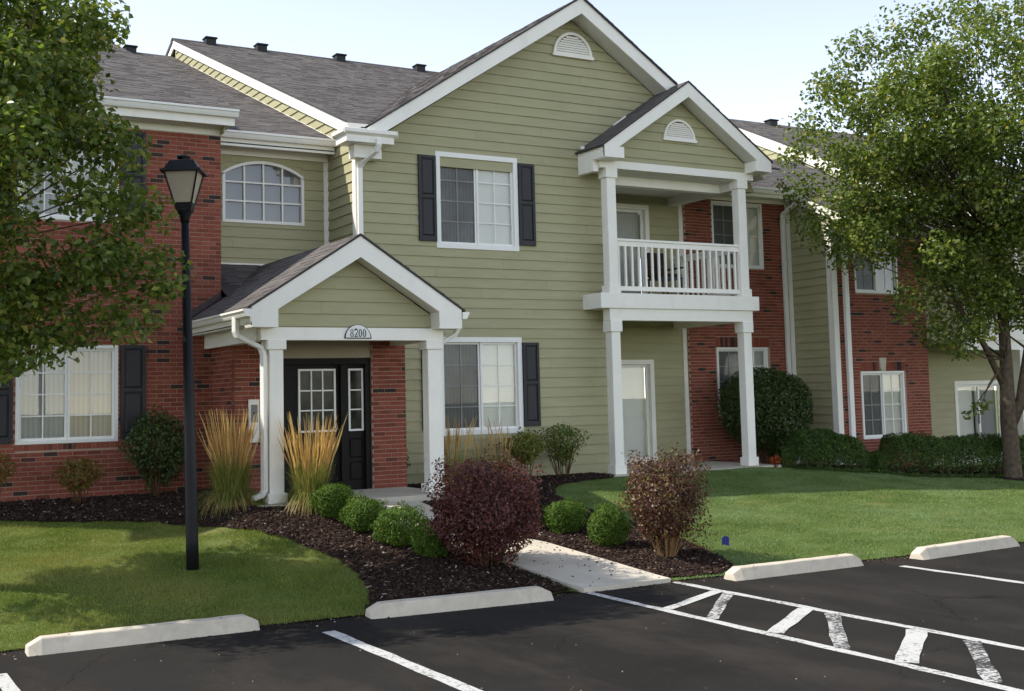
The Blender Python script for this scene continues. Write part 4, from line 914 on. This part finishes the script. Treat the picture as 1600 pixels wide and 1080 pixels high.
MB().prism([(EX0-.09, 4.65, ETOP(4.65)+.16), (EX1+.3, 4.65, ETOP(4.65)+.16), (EX1+.3, 9, ETOP(4.65)-1.9), (EX0-.09, 9, ETOP(4.65)-1.9)], (0, 0, -.09)).build('roof', 'shingle', B)
# far recess with sliding door and balcony
FH = Ff(1.35); H_SD = (16.25, 18.1, -.45, 1.56)
hw_ = backing('recess_wall', 'siding', B, FH, EX1-.1, 21, -.9, 5.1, [(H_SD[0]+.05, H_SD[1]-.05, H_SD[2]-.01, H_SD[3]-.05)])
boards(hw_, FH, -.6, 5.05, const(EX1-.05), const(21), [(H_SD[0]+.04, H_SD[1]-.04, H_SD[2]-.02, H_SD[3]-.04)], zoff=-.55)
sliding_door(B, FH, *H_SD, left='blind', right='shade')
box('balcony_slab', 'white', B, 14.6, 20.6, -.35, 1.33, 2.47, 2.75); box('balcony_beam', 'white', B, 14.8, 20.4, -.30, -.1, 2.25, 2.469)
for x in (16.60, 20.2):
    column(B, x, x+.2, -.30, -.10, -.6, 2.249, base=.17, cap=.2); column(B, x, x+.2, -.30, -.10, 2.751, 5.05, base=.15, cap=.18)
FHb = Ff(-.2); balustrade(B, FHb, 14.65, 16.599, 3.78, 2.82, 14); balustrade(B, FHb, 16.801, 20.199, 3.78, 2.82, 23)
box('soffit', 'soffit', B, 14.5, 21, -.4, 1.34, 5.06, 5.10); box('fascia', 'white', B, 14.6, 21, -.45, -.41, 5.05, 5.30)
# far gable end above the roofs
UX = 15.8; UT = lambda y: 5.45+.462*y
us_ = MB().prism([(UX, .0, 4.0), (UX, 9.4, 4.0), (UX, 9.4, UT(9.4)-.1), (UX, .0, UT(0)-.1)], (.14, 0, 0)).build('side_wall', 'siding', B)
boards(us_, Fl(UX), 5.2, UT(9.4)-.12, lambda z: max(.02, (z+.1-5.45)/.462), const(9.3))
MB().prism([(UX-.066, -.45, UT(-.45)), (UX-.066, 9.4, UT(9.4)), (UX-.066, 9.4, UT(9.4)-.32), (UX-.066, -.45, UT(-.45)-.32)], (.033, 0, 0)).build('rake_board', 'white', B)
roof_plane(B, [(UX-.09, -.45, UT(-.45)+.03), (26, -.45, UT(-.45)+.03), (26, 9.4, UT(9.4)+.03), (UX-.09, 9.4, UT(9.4)+.03)], (1, 0, 0))
MB().prism([(UX-.09, 9.4, UT(9.4)+.03), (26, 9.4, UT(9.4)+.03), (26, 14, UT(9.4)-2.1), (UX-.09, 14, UT(9.4)-2.1)], (0, 0, -.09)).build('roof', 'shingle', B)
roof_vent(B, 17.95, 9.15, UT(9.15)+.13, 1.1)
flush_bricks(B, 300, lambda px, py, c: 0 < px < 1600 and 420 < py < 690 and c.z < 3.6)

# ------------------------------------------------------------------ wheel stops
def wheel_stop(a, b, label, z=PARK):
    a = Vector((*a, z)); b = Vector((*b, z)); d = (b-a); L = d.length; ang = math.atan2(d.y, d.x)
    o = thing('wheel_stop', label, 'wheel stop', a, 'concrete wheel stops along the lot edge'); o.rotation_euler = (0, 0, ang)
    mb = MB(); n = 14; sec = lambda h, s: [(-.03, 0), (.23, 0), (.185-s, h), (.045+s, h)]
    rings = []
    for i in range(n+1):
        x = L*i/n; e = min(1, min(i, n-i)+.0); h = .085 if e < 1 else .135
        if i == 0: x, h = 0, .075
        if i == n: x, h = L, .075
        if i == 1: x, h = .12, .135
        if i == n-1: x, h = L-.12, .135
        j = random.uniform(-.003, .003)
        rings.append([(x, y+j, zz+(random.uniform(-.003, .003) if zz else -.03)) for y, zz in sec(h, .01 if e < 1 else 0)])
    for r_ in rings: mb.v += r_
    for i in range(n):
        for k in range(4): mb.f.append((i*4+k, i*4+(k+1) % 4, (i+1)*4+(k+1) % 4, (i+1)*4+k))
    mb.f += [(3, 2, 1, 0), tuple(n*4+k for k in range(4))]
    s = mb.build('concrete_bar', 'stop', o, bevel=.012)
    for x in (.35, L-.35):
        MB().tube([(x, .088, .12), (x, .088, .139)], .012, 8).build('steel_pin', 'steel', o)
    return o
wheel_stop((-6.27, -7.34), (-4.22, -7.43), 'weathered concrete wheel stop in front of the lamp post lawn')
wheel_stop((-3.15, -7.58), (-1.16, -7.78), 'pale concrete wheel stop in front of the big purple barberry')
wheel_stop((1.12, -8.0), (3.10, -8.05), 'concrete wheel stop beside the blue marker flag, right of the crosswalk')
wheel_stop((3.98, -8.18), (5.96, -8.08), 'farthest concrete wheel stop at the right edge of the lot')

# ------------------------------------------------------------------ street lamp
LP = (-4.16, -4.92); lz = zg(*LP)
lamp = thing('street_lamp', 'black post lamp with four-sided frosted lantern standing in the lawn', 'street lamp', (*LP, lz-.03))
lamp.rotation_mode = 'AXIS_ANGLE'
lt = Matrix.Rotation(-R(1.15), 4, CD) @ Matrix.Rotation(-R(YAW and 30.4-3.5), 4, 'Z')
lamp.rotation_mode = 'XYZ'; lamp.rotation_euler = lt.to_euler()
mb = MB(); mb.tube([(0, 0, 0), (0, 0, .35), (0, 0, 1.2), (0, 0, 4.02)], [.072, .07, .066, .045], 16); mb.build('post', 'black', lamp, smooth=True)
MB().tube([(0, 0, 3.97), (0, 0, 4.02), (0, 0, 4.10), (0, 0, 4.13)], [.048, .055, .085, .10], 16).build('neck', 'black', lamp, smooth=True)
def frus(mb, z0, w0, z1, w1): return mb.hexa([(-w0, -w0, z0), (w0, -w0, z0), (w0, w0, z0), (-w0, w0, z0), (-w1, -w1, z1), (w1, -w1, z1), (w1, w1, z1), (-w1, w1, z1)])
mb = MB(); frus(mb, 4.10, .085, 4.20, .105); mb.build('lantern_base', 'black', lamp, bevel=.006)
wb, wt, zb_, zt_ = .10, .185, 4.20, 4.545
mb = MB()
for sx, sy in ((-1, -1), (1, -1), (1, 1), (-1, 1)): mb.tube([(sx*wb, sy*wb, zb_), (sx*wt, sy*wt, zt_)], .011, 6)
mb.build('lantern_frame', 'black', lamp)
for k in range(4):
    q = Matrix.Rotation(k*math.pi/2, 3, 'Z'); w = .008
    pts = [q @ Vector(p) for p in ((-wb+.006, -wb+w, zb_), (wb-.006, -wb+w, zb_), (wt-.006, -wt+w, zt_), (-wt+.006, -wt+w, zt_))]
    MB().add(pts, [(0, 1, 2, 3)]).build('lantern_pane', 'lampglass', lamp)
mb = MB(); frus(mb, 4.545, .232, 4.575, .225); mb.build('lantern_brim', 'black', lamp, bevel=.005)
mb = MB(); frus(mb, 4.576, .20, 4.69, .135); mb.build('lantern_roof', 'black', lamp, bevel=.012)
MB().tube([(0, 0, 4.69), (0, 0, 4.725), (0, 0, 4.726), (0, 0, 4.745), (0, 0, 4.76)], [.05, .05, .075, .08, .06], 14).build('finial', 'black', lamp)

# ------------------------------------------------------------------ foliage kit
def leafset(P, Nn, size, aspect=.55, jitter=.8, fold=.25):
    """one folded diamond per point; Nn preferred normals"""
    n = len(P); v = rng.normal(size=(n, 3)); nn = Nn+v*jitter; nn /= np.linalg.norm(nn, axis=1)[:, None]
    t = np.cross(nn, rng.normal(size=(n, 3))); t /= np.linalg.norm(t, axis=1)[:, None]; b = np.cross(nn, t)
    s = size*rng.uniform(.6, 1.25, n)[:, None]
    v0 = P-t*s*.5; v2 = P+t*s*.5; m = P-t*s*.08+nn*s*fold*.0
    v1 = m+b*s*aspect*.5+nn*s*fold*.4; v3 = m-b*s*aspect*.5+nn*s*fold*.4
    V = np.stack([v0, v1, v2, v3], 1).reshape(-1, 3); k = np.arange(n)*4
    F = np.concatenate([np.stack([k, k+1, k+2], 1), np.stack([k, k+2, k+3], 1)])
    return V, F
def leaf_obj(name, parts, mat, parent):
    V = []; F = []; o = 0
    for v, f in parts: V.append(v); F.append(f+o); o += len(v)
    ob = bpy.data.objects.new(name, np_mesh(name, np.concatenate(V), np.concatenate(F), M[mat])); return link(ob, parent)
def sphere_dirs(n):
    d = rng.normal(size=(n, 3)); return d/np.linalg.norm(d, axis=1)[:, None]
def lumps(d, k=7, amp=.14, wid=.22):
    c = sphere_dirs(k); r_ = np.ones(len(d)); 
    for q in c: r_ += amp*np.exp(-((d-q)**2).sum(1)/wid)
    return r_/np.percentile(r_, 75)
def shrub(name, label, cat, loc, rx, ry, rz, zc, n, size, mat, group=None, shell=.55, power=2.0, stems=12, stemr=.008, stemmat='twig', aspect=.55, flat_bottom=None, amp=.14, zbase=None, jit=.8, taper=0, nl=9, lw=.22):
    z = zg(loc[0], loc[1]) if zbase is None else zbase
    o = thing(name, label, cat, (loc[0], loc[1], z), group)
    d = sphere_dirs(n); q = (np.abs(d)**power).sum(1)**(1/power); rr = 1/q
    f = (shell+(1-shell)*rng.random(n)**.6)*lumps(d, nl, amp, lw)
    P = d*(rr*f)[:, None]*np.array([rx, ry, rz]); 
    if taper: P[:, :2] *= (1-taper*np.clip(-P[:, 2]/rz, 0, 1))[:, None]
    P[:, 2] += zc
    P = P[P[:, 2] > (.02 if flat_bottom is None else flat_bottom)]
    Nn = P-np.array([0, 0, zc]); Nn /= np.linalg.norm(Nn, axis=1)[:, None]+1e-6
    leaf_obj('foliage', [leafset(P, Nn*.9+np.array([0, 0, .35]), size, aspect, jit)], mat, o)
    if stems:
        mb = MB()
        for _ in range(stems):
            a = random.uniform(0, 2*math.pi); rr_ = random.uniform(.25, .85); tip = Vector((math.cos(a)*rx*rr_, math.sin(a)*ry*rr_, zc+rz*random.uniform(-.1, .5))); b0 = Vector((math.cos(a)*rx*.16, math.sin(a)*ry*.16, -.03))
            mid = b0.lerp(tip, .5)+Vector((random.uniform(-.03, .03), random.uniform(-.03, .03), .03)); mb.tube([b0, mid, tip], [stemr, stemr*.75, stemr*.4], 5)
        tag(mb.build('stems', stemmat, o), kind='stuff')
    return o
# boxwoods beside the walk
BG = 'clipped boxwoods along the walk'
for lx, ly, r1, r2, lab in [(-1.93, -3.62, .29, .26, 'round green boxwood nearest the porch steps, beside the reed grass'), (-1.74, -4.15, .30, .24, 'green boxwood second from the porch in the row left of the walk'),
                            (-1.50, -4.78, .36, .28, 'widest green boxwood in the row, left of the walk'), (-1.42, -5.42, .25, .24, 'small green boxwood tucked against the big purple barberry'),
                            (.93, -4.78, .30, .25, 'green boxwood right of the walk, nearer the house'), (.96, -5.75, .30, .28, 'green boxwood right of the walk, touching the russet barberry')]:
    shrub('boxwood_shrub', lab, 'shrub', (lx, ly), r1, r1, r2, r2*.86, 8000, .032, 'boxleaf', BG, shell=.45, power=2.3, stems=5, amp=.28, nl=26, lw=.05)
b1 = shrub('barberry_shrub', 'big rounded purple barberry at the end of the walk near the parking lot', 'shrub', (-1.0, -6.08), .70, .66, .58, .64, 21000, .042, 'barberry', 'purple barberry shrubs', shell=.35, power=3.0, amp=.32, nl=40, lw=.035, stems=34, stemr=.009, aspect=.6, flat_bottom=.02, taper=.0)
b2 = shrub('barberry_shrub', 'russet barberry with bare lower stems beside the lawn and blue flag', 'shrub', (1.22, -6.62), .55, .5, .56, .72, 12500, .042, 'barberry2', 'purple barberry shrubs', shell=.3, power=3.0, amp=.34, nl=36, lw=.04, stems=40, stemr=.008, stemmat='palestem', aspect=.6, flat_bottom=.07, taper=.28)
shrub('garden_shrub', 'dark green leafy shrub against the brick beside the lamp post', 'shrub', (-3.47, -.62), .50, .42, .60, .72, 5200, .055, 'darkleaf', shell=.35, power=2.4, stems=14, taper=.45, flat_bottom=.06, amp=.3, nl=24, lw=.06)
shrub('nandina_shrub', 'low orange and green shrub under the brick wing window', 'shrub', (-4.60, -.75), .36, .3, .28, .42, 1100, .060, 'nandina', shell=.4, stems=10, aspect=.4, taper=.5, flat_bottom=.12)
shrub('nandina_shrub', 'green and orange shrub cut by the left edge of the photo', 'shrub', (-5.72, -.75), .30, .28, .24, .55, 700, .06, 'nandina', shell=.4, stems=8, aspect=.4, flat_bottom=.15)
shrub('spirea_shrub', 'lime green loose shrub below the black shutter', 'shrub', (2.82, -.62), .40, .34, .34, .58, 1700, .062, 'lime', shell=.3, stems=16, taper=.55, flat_bottom=.12, amp=.3, nl=24, lw=.06)
shrub('spirea_shrub', 'upright green shrub with open stems left of the balcony column', 'shrub', (3.66, -.50), .50, .38, .42, .62, 1900, .055, 'lime2', shell=.25, stems=30, taper=.6, flat_bottom=.10, stemr=.006, amp=.35, nl=30, lw=.05)
shrub('evergreen_shrub', 'large round dark evergreen covering the lower brick window', 'shrub', (9.62, .66), 1.12, .82, .88, 1.20, 15000, .09, 'darkleaf', shell=.6, power=2.3, stems=14, stemr=.02, aspect=.35, flat_bottom=.2, zbase=-.12)
shrub('groundcover_plant', 'small orange red plant at the foot of the right balcony column', 'plant', (8.42, -.78), .13, .12, .10, .14, 160, .06, 'orange', shell=.2, stems=4, aspect=.5)
shrub('vine_plant', 'thin leafy plant climbing beside the right porch post', 'plant', (.42, -2.2), .10, .08, .34, .45, 260, .04, 'darkleaf', shell=.1, stems=5, aspect=.5)
shrub('vine_plant', 'dim green plant against the siding behind the right porch post', 'plant', (.62, -.3), .16, .1, .30, .45, 220, .05, 'darkleaf', shell=.1, stems=5, aspect=.5)
# hedges
def hedge(label, pts, h, w, n):
    c = np.array(pts).mean(0); o = thing('hedge', label, 'hedge', (c[0], c[1], zg(*c)), 'yew hedges under the brick wall')
    P = np.array(pts); seg = np.hypot(*(P[1:]-P[:-1]).T); cum = np.r_[0, np.cumsum(seg)]
    s = rng.uniform(0, cum[-1], n); x = np.interp(s, cum, P[:, 0]); y = np.interp(s, cum, P[:, 1])
    a = rng.uniform(-.12*math.pi, 1.12*math.pi, n); wob = 1+.06*np.sin(s*3.1)+.05*np.sin(s*7.3+1)+.04*np.sin(s*17+a*3)
    endf = np.clip(np.minimum(s, cum[-1]-s)/.35, .45, 1)
    r_ = (.70+.3*rng.random(n)**.5)*wob*endf
    ca = np.sign(np.cos(a))*np.abs(np.cos(a))**.6; sa = np.sign(np.sin(a))*np.abs(np.sin(a))**.6
    dxy = np.gradient(P, axis=0); tx = np.interp(s, cum, dxy[:, 0]); ty = np.interp(s, cum, dxy[:, 1]); tl = np.hypot(tx, ty); nx, ny = ty/tl, -tx/tl
    off = ca*w/2*r_; zz = Zg(x, y)+np.clip(.10+sa*(h-.10)*r_, .02, None)
    Q = np.c_[x+nx*off, y+ny*off, zz]-np.array([c[0], c[1], zg(*c)]); Nn = np.c_[nx*ca, ny*ca, sa+.3]
    leaf_obj('foliage', [leafset(Q, Nn, .062, .30, .7)], 'hedge', o)
    mb = MB()
    for k in range(int(cum[-1]/.4)):
        t = (k+.5)*.4; px_, py_ = np.interp(t, cum, P[:, 0]), np.interp(t, cum, P[:, 1]); b0 = Vector((px_-c[0], py_-c[1], zg(px_, py_)-zg(*c)-.02))
        for j in range(4): mb.tube([b0, b0+Vector((random.uniform(-.2, .2), random.uniform(-.2, .2), h*.7))], [.014, .006], 5)
    tag(mb.build('stems', 'twig', o), kind='stuff'); return o
hedge('clipped dark yew hedge beside the right balcony column', [(8.75, -.55), (9.5, -.95), (10.4, -1.45)], .74, 1.05, 30000)
hedge('longer yew hedge running behind the pear tree, bright on top', [(10.3, -1.55), (11.3, -2.1), (12.5, -2.2), (14, -2.2), (15.6, -2.0)], .78, 1.15, 52000)
# feather reed grass
def reed(label, loc, r0, H, nb, npl, spread=.42, zb=None):
    z = zg(*loc) if zb is None else zb; o = thing('reed_grass', label, 'ornamental grass', (loc[0], loc[1], z), 'clumps of feather reed grass')
    def strips(n, hmin, hmax, lean0, lean1, w, droop, mat, name):
        a = rng.uniform(0, 2*math.pi, n); br = r0*np.sqrt(rng.random(n)); b = np.c_[np.cos(a)*br, np.sin(a)*br, np.zeros(n)-.02]
        a2 = a+rng.normal(0, .5, n); L = rng.uniform(hmin, hmax, n); ln = rng.uniform(lean0, lean1, n); S = 5; V = []; side = np.c_[-np.sin(a2), np.cos(a2), np.zeros(n)]; out = np.c_[np.cos(a2), np.sin(a2), np.zeros(n)]
        for i in range(S+1):
            t = i/S; h = L*(t-droop*t**3*ln/.5); x = ln*L*t**1.6; wd = w*(1-t*.85)*rng.uniform(.8, 1.2, n)
            c = b+out*x[:, None]+np.c_[np.zeros((n, 2)), h]; V += [c-side*wd[:, None], c+side*wd[:, None]]
        V = np.stack(V, 1).reshape(-1, 3); base = (np.arange(n)*2*(S+1))[:, None]
        F = np.concatenate([np.stack([base[:, 0]+2*i, base[:, 0]+2*i+1, base[:, 0]+2*i+3, base[:, 0]+2*i+2], 1) for i in range(S)])
        link(bpy.data.objects.new(name, np_mesh(name, V, F, M[mat])), o)
    strips(nb, .42*H, .74*H, .06, .40, .006, .5, 'reed', 'blades'); strips(nb//2, .30*H, .55*H, .35, .85, .006, .75, 'reed', 'arching_blades'); strips(nb//4, .2*H, .40*H, .5, 1.1, .005, .75, 'straw', 'dry_blades')
    # plumes: stem and narrow feathery head
    V = []; F = []; k = 0
    for _ in range(npl):
        a = random.uniform(0, 2*math.pi); br = r0*math.sqrt(random.random())*.8; b0 = Vector((math.cos(a)*br, math.sin(a)*br, 0)); a2 = a+random.gauss(0, .4); ln = abs(random.gauss(.03, spread*.30)); L = H*random.uniform(.66, 1.05)
        d = Vector((math.cos(a2)*ln, math.sin(a2)*ln, 1)).normalized(); s = Vector((-math.sin(a2), math.cos(a2), 0))
        for ang in (0, 1.57):
            sd_ = (s if ang == 0 else d.cross(s)); wv = random.uniform(.5, .95); bend = .04+.07*random.Random(len(V)//24).random(); prof = [(0, .0022), (.52, .0018), (.60, .006*wv), (.68, .013*wv), (.76, .010*wv), (.86, .008*wv), (.94, .005*wv), (1, .001)]
            for t, w in prof:
                c = b0+d*L*t+Vector((math.cos(a2), math.sin(a2), 0))*(bend*t*t*L)+Vector((random.gauss(0, .004), random.gauss(0, .004), 0))*(t > .55); V += [c-sd_*w, c+sd_*w]
            for i in range(len(prof)-1): F.append((k+2*i, k+2*i+1, k+2*i+3, k+2*i+2))
            k += 2*len(prof)
    link(bpy.data.objects.new('plumes', np_mesh('plumes', np.array([tuple(v) for v in V]), np.array(F), M['plume'])), o)
    return o
reed('feather reed grass clump left of the porch post, under the downspout', (-2.98, -2.55), .19, 1.28, 950, 105)
reed('feather reed grass clump right of the left porch post', (-2.08, -3.14), .18, 1.28, 850, 92)
reed('tall thin reed grass just right of the right porch post', (1.32, -.85), .22, 1.22, 260, 34)
reed('sparse reed grass under the lower window', (1.95, -.65), .20, 1.12, 220, 14)
reed('small reed grass beside the lime green shrub', (2.42, -.55), .12, 1.12, 130, 16)

# ------------------------------------------------------------------ trees
def tree(label, loc, clumps, nl, lsize, trunk, limbs, leafmat='pear', group='pear trees', squash=.8):
    z = zg(*loc); o = thing('pear_tree', label, 'tree', (*loc, z-.05), group)
    parts = []
    for cx, cy, cz, r_ in clumps:
        n = int(nl*(r_/.6)**2); d = sphere_dirs(n); P = d*(r_*rng.random(n)**.42*lumps(d, 6, .25))[:, None]*np.array([1, 1, squash])+np.array([cx, cy, cz])
        Nn = d*.4+np.array([0, 0, .55]); parts.append(leafset(P, Nn, lsize, .68, .55, .3))
    leaf_obj('crown', parts, leafmat, o)
    mb = MB()
    for pts, r_ in trunk: mb.tube(pts, r_, 14)
    tr = mb.build('trunk', 'bark', o, smooth=True)
    mb = MB()
    for a, b, r0 in limbs:
        a = Vector(a); b = Vector(b); m = a.lerp(b, .45)+Vector((random.uniform(-.15, .15), random.uniform(-.15, .15), -.12*(b-a).length*.4)); mb.tube([a, m, b], [r0, r0*.6, .006], 6)
    mb.build('limbs', 'bark', o); return o
def crown_clumps(n, c, rad, rmin, rmax, lo=.35, hi=.95, seed=3, gap=.55):
    g = np.random.default_rng(seed); out = []; tries = 0
    while len(out) < n and tries < 20000:
        tries += 1; d = g.normal(size=3); d /= np.linalg.norm(d); f = lo+(hi-lo)*g.random()**.7; p = np.array(c)+d*f*np.array(rad); r_ = g.uniform(rmin, rmax)
        if all(np.linalg.norm(p-q[:3]) > gap*(r_+q[3])*.9 for q in out): out.append((*p, r_))
    return out
def L3(a, d, h): q = CR*a+CD*d; return (q.x, q.y, h)
# right tree: a = metres right of the trunk as seen from the lot, d = depth, h = height
cl = [(*L3(*q[:3]), q[3]) for q in crown_clumps(155, (.25, -.3, 6.1), (3.8, 2.7, 3.2), .44, .76, .3, .97, 5, .40)]
cl += [(*L3(a, d, h), r_) for a, d, h, r_ in [(-3.55, -.3, 5.0, .62), (-3.9, .2, 6.0, .55), (-3.7, 0, 7.2, .6), (-4.15, -.2, 6.6, .4), (-3.2, -.6, 4.55, .5), (-2.1, -.9, 3.6, .62), (-1.6, -.8, 3.0, .55), (-1.25, -.9, 4.2, .7), (-2.6, -.7, 5.5, .7), (-3.0, 0, 8.1, .6), (-.6, -.9, 9.1, .6), (.1, 0, 9.35, .5), (-1.9, 0, 8.9, .6), (-1.2, -.9, 2.65, .35), (-.5, -1.2, 3.6, .5), (-.9, -1.1, 3.0, .45), (-3.4, -.4, 7.9, .6), (-2.7, -.3, 8.7, .6), (-1.5, -.4, 9.2, .62), (-.6, -.2, 9.5, .55), (-3.5, -.8, 6.6, .6), (-3.1, -1.0, 7.3, .6), (-3.3, -.9, 5.7, .6), (-2.6, -1.2, 6.4, .65), (-2.9, -1.1, 4.9, .55), (-3.7, .3, 5.4, .5), (-2.3, -1.2, 7.7, .65), (.5, -.6, 9.4, .6), (1.3, -.4, 9.1, .6), (-.75, -.5, 1.5, .22), (-1.0, -.5, 1.35, .14)]]
TB = (12.75, -2.85)
limbs = []
forks = [L3(.0, 0, 2.4), L3(.0, 0, 3.6), L3(.0, .1, 4.8), L3(.45, 0, 2.6), L3(.7, .2, 3.8)]
for i, q in enumerate(cl):
    f = min(forks, key=lambda p: (Vector(p)-Vector(q[:3])).length+(2 if p[2] > q[2] else 0)); limbs.append((f, q[:3], .022+.01*random.random()))
trunk = [([(0, 0, -.1), (0, 0, .1), L3(0, 0, .6), L3(-.02, 0, 1.2), L3(.0, 0, 2.4), L3(.0, 0, 3.6), L3(.0, .1, 5.2), L3(.0, .1, 7)], [.24, .19, .165, .16, .12, .10, .07, .03]),
         ([L3(.05, 0, 1.15), L3(.25, 0, 1.55), L3(.5, .1, 2.6), L3(.8, .2, 3.9), L3(1.0, .3, 5.5)], [.11, .11, .09, .07, .03]),
         ([L3(-.08, 0, 1.9), L3(-.45, -.1, 2.7), L3(-.95, -.3, 3.4), L3(-1.5, -.5, 4.2)], [.07, .06, .045, .02])]
tree('spreading green pear tree with thick forked trunk in front of the hedge', TB, cl, 460, .098, trunk, limbs)
# left tree, trunk just outside the photo
cl = [(*L3(*q[:3]), q[3]) for q in crown_clumps(135, (.0, 0, 4.75), (2.3, 2.2, 2.75), .36, .56, .25, .96, 9, .36)]
cl += [(*L3(a, d, h), r_) for a, d, h, r_ in [(2.3, -.2, 3.9, .42), (2.45, -.1, 3.3, .40), (2.2, -.3, 2.8, .42), (1.9, -.3, 4.7, .42), (1.4, -.4, 2.55, .40), (1.0, -.4, 2.4, .34), (1.65, -.2, 2.7, .38), (1.65, -.1, 5.2, .36), (1.5, 0, 5.9, .40), (1.3, -.2, 6.5, .36), (2.5, 0, 3.1, .2), (.9, -.5, 2.7, .4), (1.2, -.5, 3.1, .45), (1.9, -.4, 3.4, .45)]]
TL = (-6.86, -4.52); limbs = []
forks = [L3(0, 0, 1.6), L3(.05, 0, 2.6), L3(.1, 0, 3.8)]
for q in cl:
    f = min(forks, key=lambda p: (Vector(p)-Vector(q[:3])).length+(2 if p[2] > q[2] else 0)); limbs.append((f, q[:3], .016))
tree('near pear tree whose leafy branches hang in from the left edge', TL, cl, 680, .092, [([(0, 0, -.1), (0, 0, .1), L3(0, 0, 1.4), L3(.05, 0, 2.6), L3(.1, 0, 4.4), L3(.1, 0, 6.2)], [.2, .15, .13, .11, .07, .03])], limbs)

# ------------------------------------------------------------------ small things
FX = (2.13, -6.66); fl = thing('marker_flag', 'small blue utility marker flag stuck in the lawn', 'flag', (*FX, zg(*FX)))
MB().tube([(0, 0, -.05), (.005, 0, .22)], .0018, 5).build('wire', 'steel', fl)
q = lambda a, h, e: tuple(Vector((CR.x*a, CR.y*a, h))+CD*e)
mb = MB(); top = [q(-.045, .17, .0), q(-.01, .20, .012), q(.03, .19, -.004), q(.05, .165, .01)]; bot = [q(-.05, .085, .0), q(-.015, .09, .012), q(.03, .075, -.004), q(.045, .07, .01)]
mb.v = top+bot; mb.f = [(i, i+1, i+5, i+4) for i in range(3)]; fo = mb.build('flag_cloth', 'blueflag', fl); so = fo.modifiers.new('thick', 'SOLIDIFY'); so.thickness = .002
pp = (-2.98, -.42); ut = thing('utility_pipe', 'thin grey capped pipe standing by the brick wall near the lamp post', 'pipe', (*pp, zg(*pp)))
MB().tube([(0, 0, -.1), (0, 0, .42)], .012, 8).build('pipe', 'steel', ut); MB().box(-.04, .04, -.03, .03, .42, .46).build('pipe_cap', 'steel', ut)
# patio chair on the balcony
ch = thing('patio_chair', 'dark patio chair standing behind the balcony railing', 'chair', (6.75, .35, 3.302))
box('seat', 'darkmetal', ch, -.25, .25, -.25, .25, .38, .42); box('cushion', 'redfabric', ch, -.24, .24, -.24, .24, .421, .49, bevel=.02); box('backrest', 'redfabric', ch, -.24, .24, .22, .28, .45, .95, bevel=.02)
for a, b in ((-.23, -.23), (.23, -.23), (-.23, .23), (.23, .23)): box('leg', 'darkmetal', ch, a-.015, a+.015, b-.015, b+.015, 0, .379)
for a in (-.27, .27): box('armrest', 'darkmetal', ch, a-.02, a+.02, -.25, .26, .60, .63)

# ------------------------------------------------------------------ grit and litter
def grit(name, label, pts, smin, smax, mat, z):
    n = len(pts); d = rng.uniform(smin, smax, n); base = np.array([(-1, -1, 0), (1, -1, 0), (1, 1, 0), (-1, 1, 0), (-.6, -.5, .9), (.5, -.6, .9), (.6, .5, .9), (-.5, .6, .9)])
    a = rng.uniform(0, 6.28, n); V = []
    for p, s_, t, zz in zip(pts, d, a, z):
        c, q = math.cos(t), math.sin(t); b = base*s_*rng.uniform(.5, 1.2, 3); V.append(np.c_[b[:, 0]*c-b[:, 1]*q+p[0], b[:, 0]*q+b[:, 1]*c+p[1], b[:, 2]+zz])
    F = (np.array([(4, 5, 6, 7), (0, 1, 5, 4), (1, 2, 6, 5), (2, 3, 7, 6), (3, 0, 4, 7)])[None]+(np.arange(n)*8)[:, None, None]).reshape(-1, 4)
    o = bpy.data.objects.new(name, np_mesh(name, np.concatenate(V), F, M[mat])); COL.objects.link(o); return tag(o, label, 'gravel', kind='stuff')
gx = rng.uniform(-7, 9, 2600); gy = np.interp(gx, EX, EY)-np.abs(rng.normal(0, .16, 2600))+.03
grit('edge_grit', 'dark asphalt crumbs and grit along the ragged edge of the lot', np.c_[gx, gy], .003, .011, 'chip', np.full(2600, PARK))
gx = rng.uniform(-8, 9, 260); gy = rng.uniform(-15, -7.6, 260)
grit('lot_grit', 'scattered pale grit on the black asphalt', np.c_[gx, gy], .0015, .0045, 'stop', np.full(260, PARK))
gx = rng.uniform(-1.2, .5, 130); gy = rng.uniform(-7.6, -3.6, 130); wk = inpoly(np.c_[gx, gy], walk_d); gx, gy = gx[wk], gy[wk]
grit('walk_litter', 'bits of mulch spilled on the concrete walk', np.c_[gx, gy], .006, .016, 'chip', Zg(gx, gy)+.036)
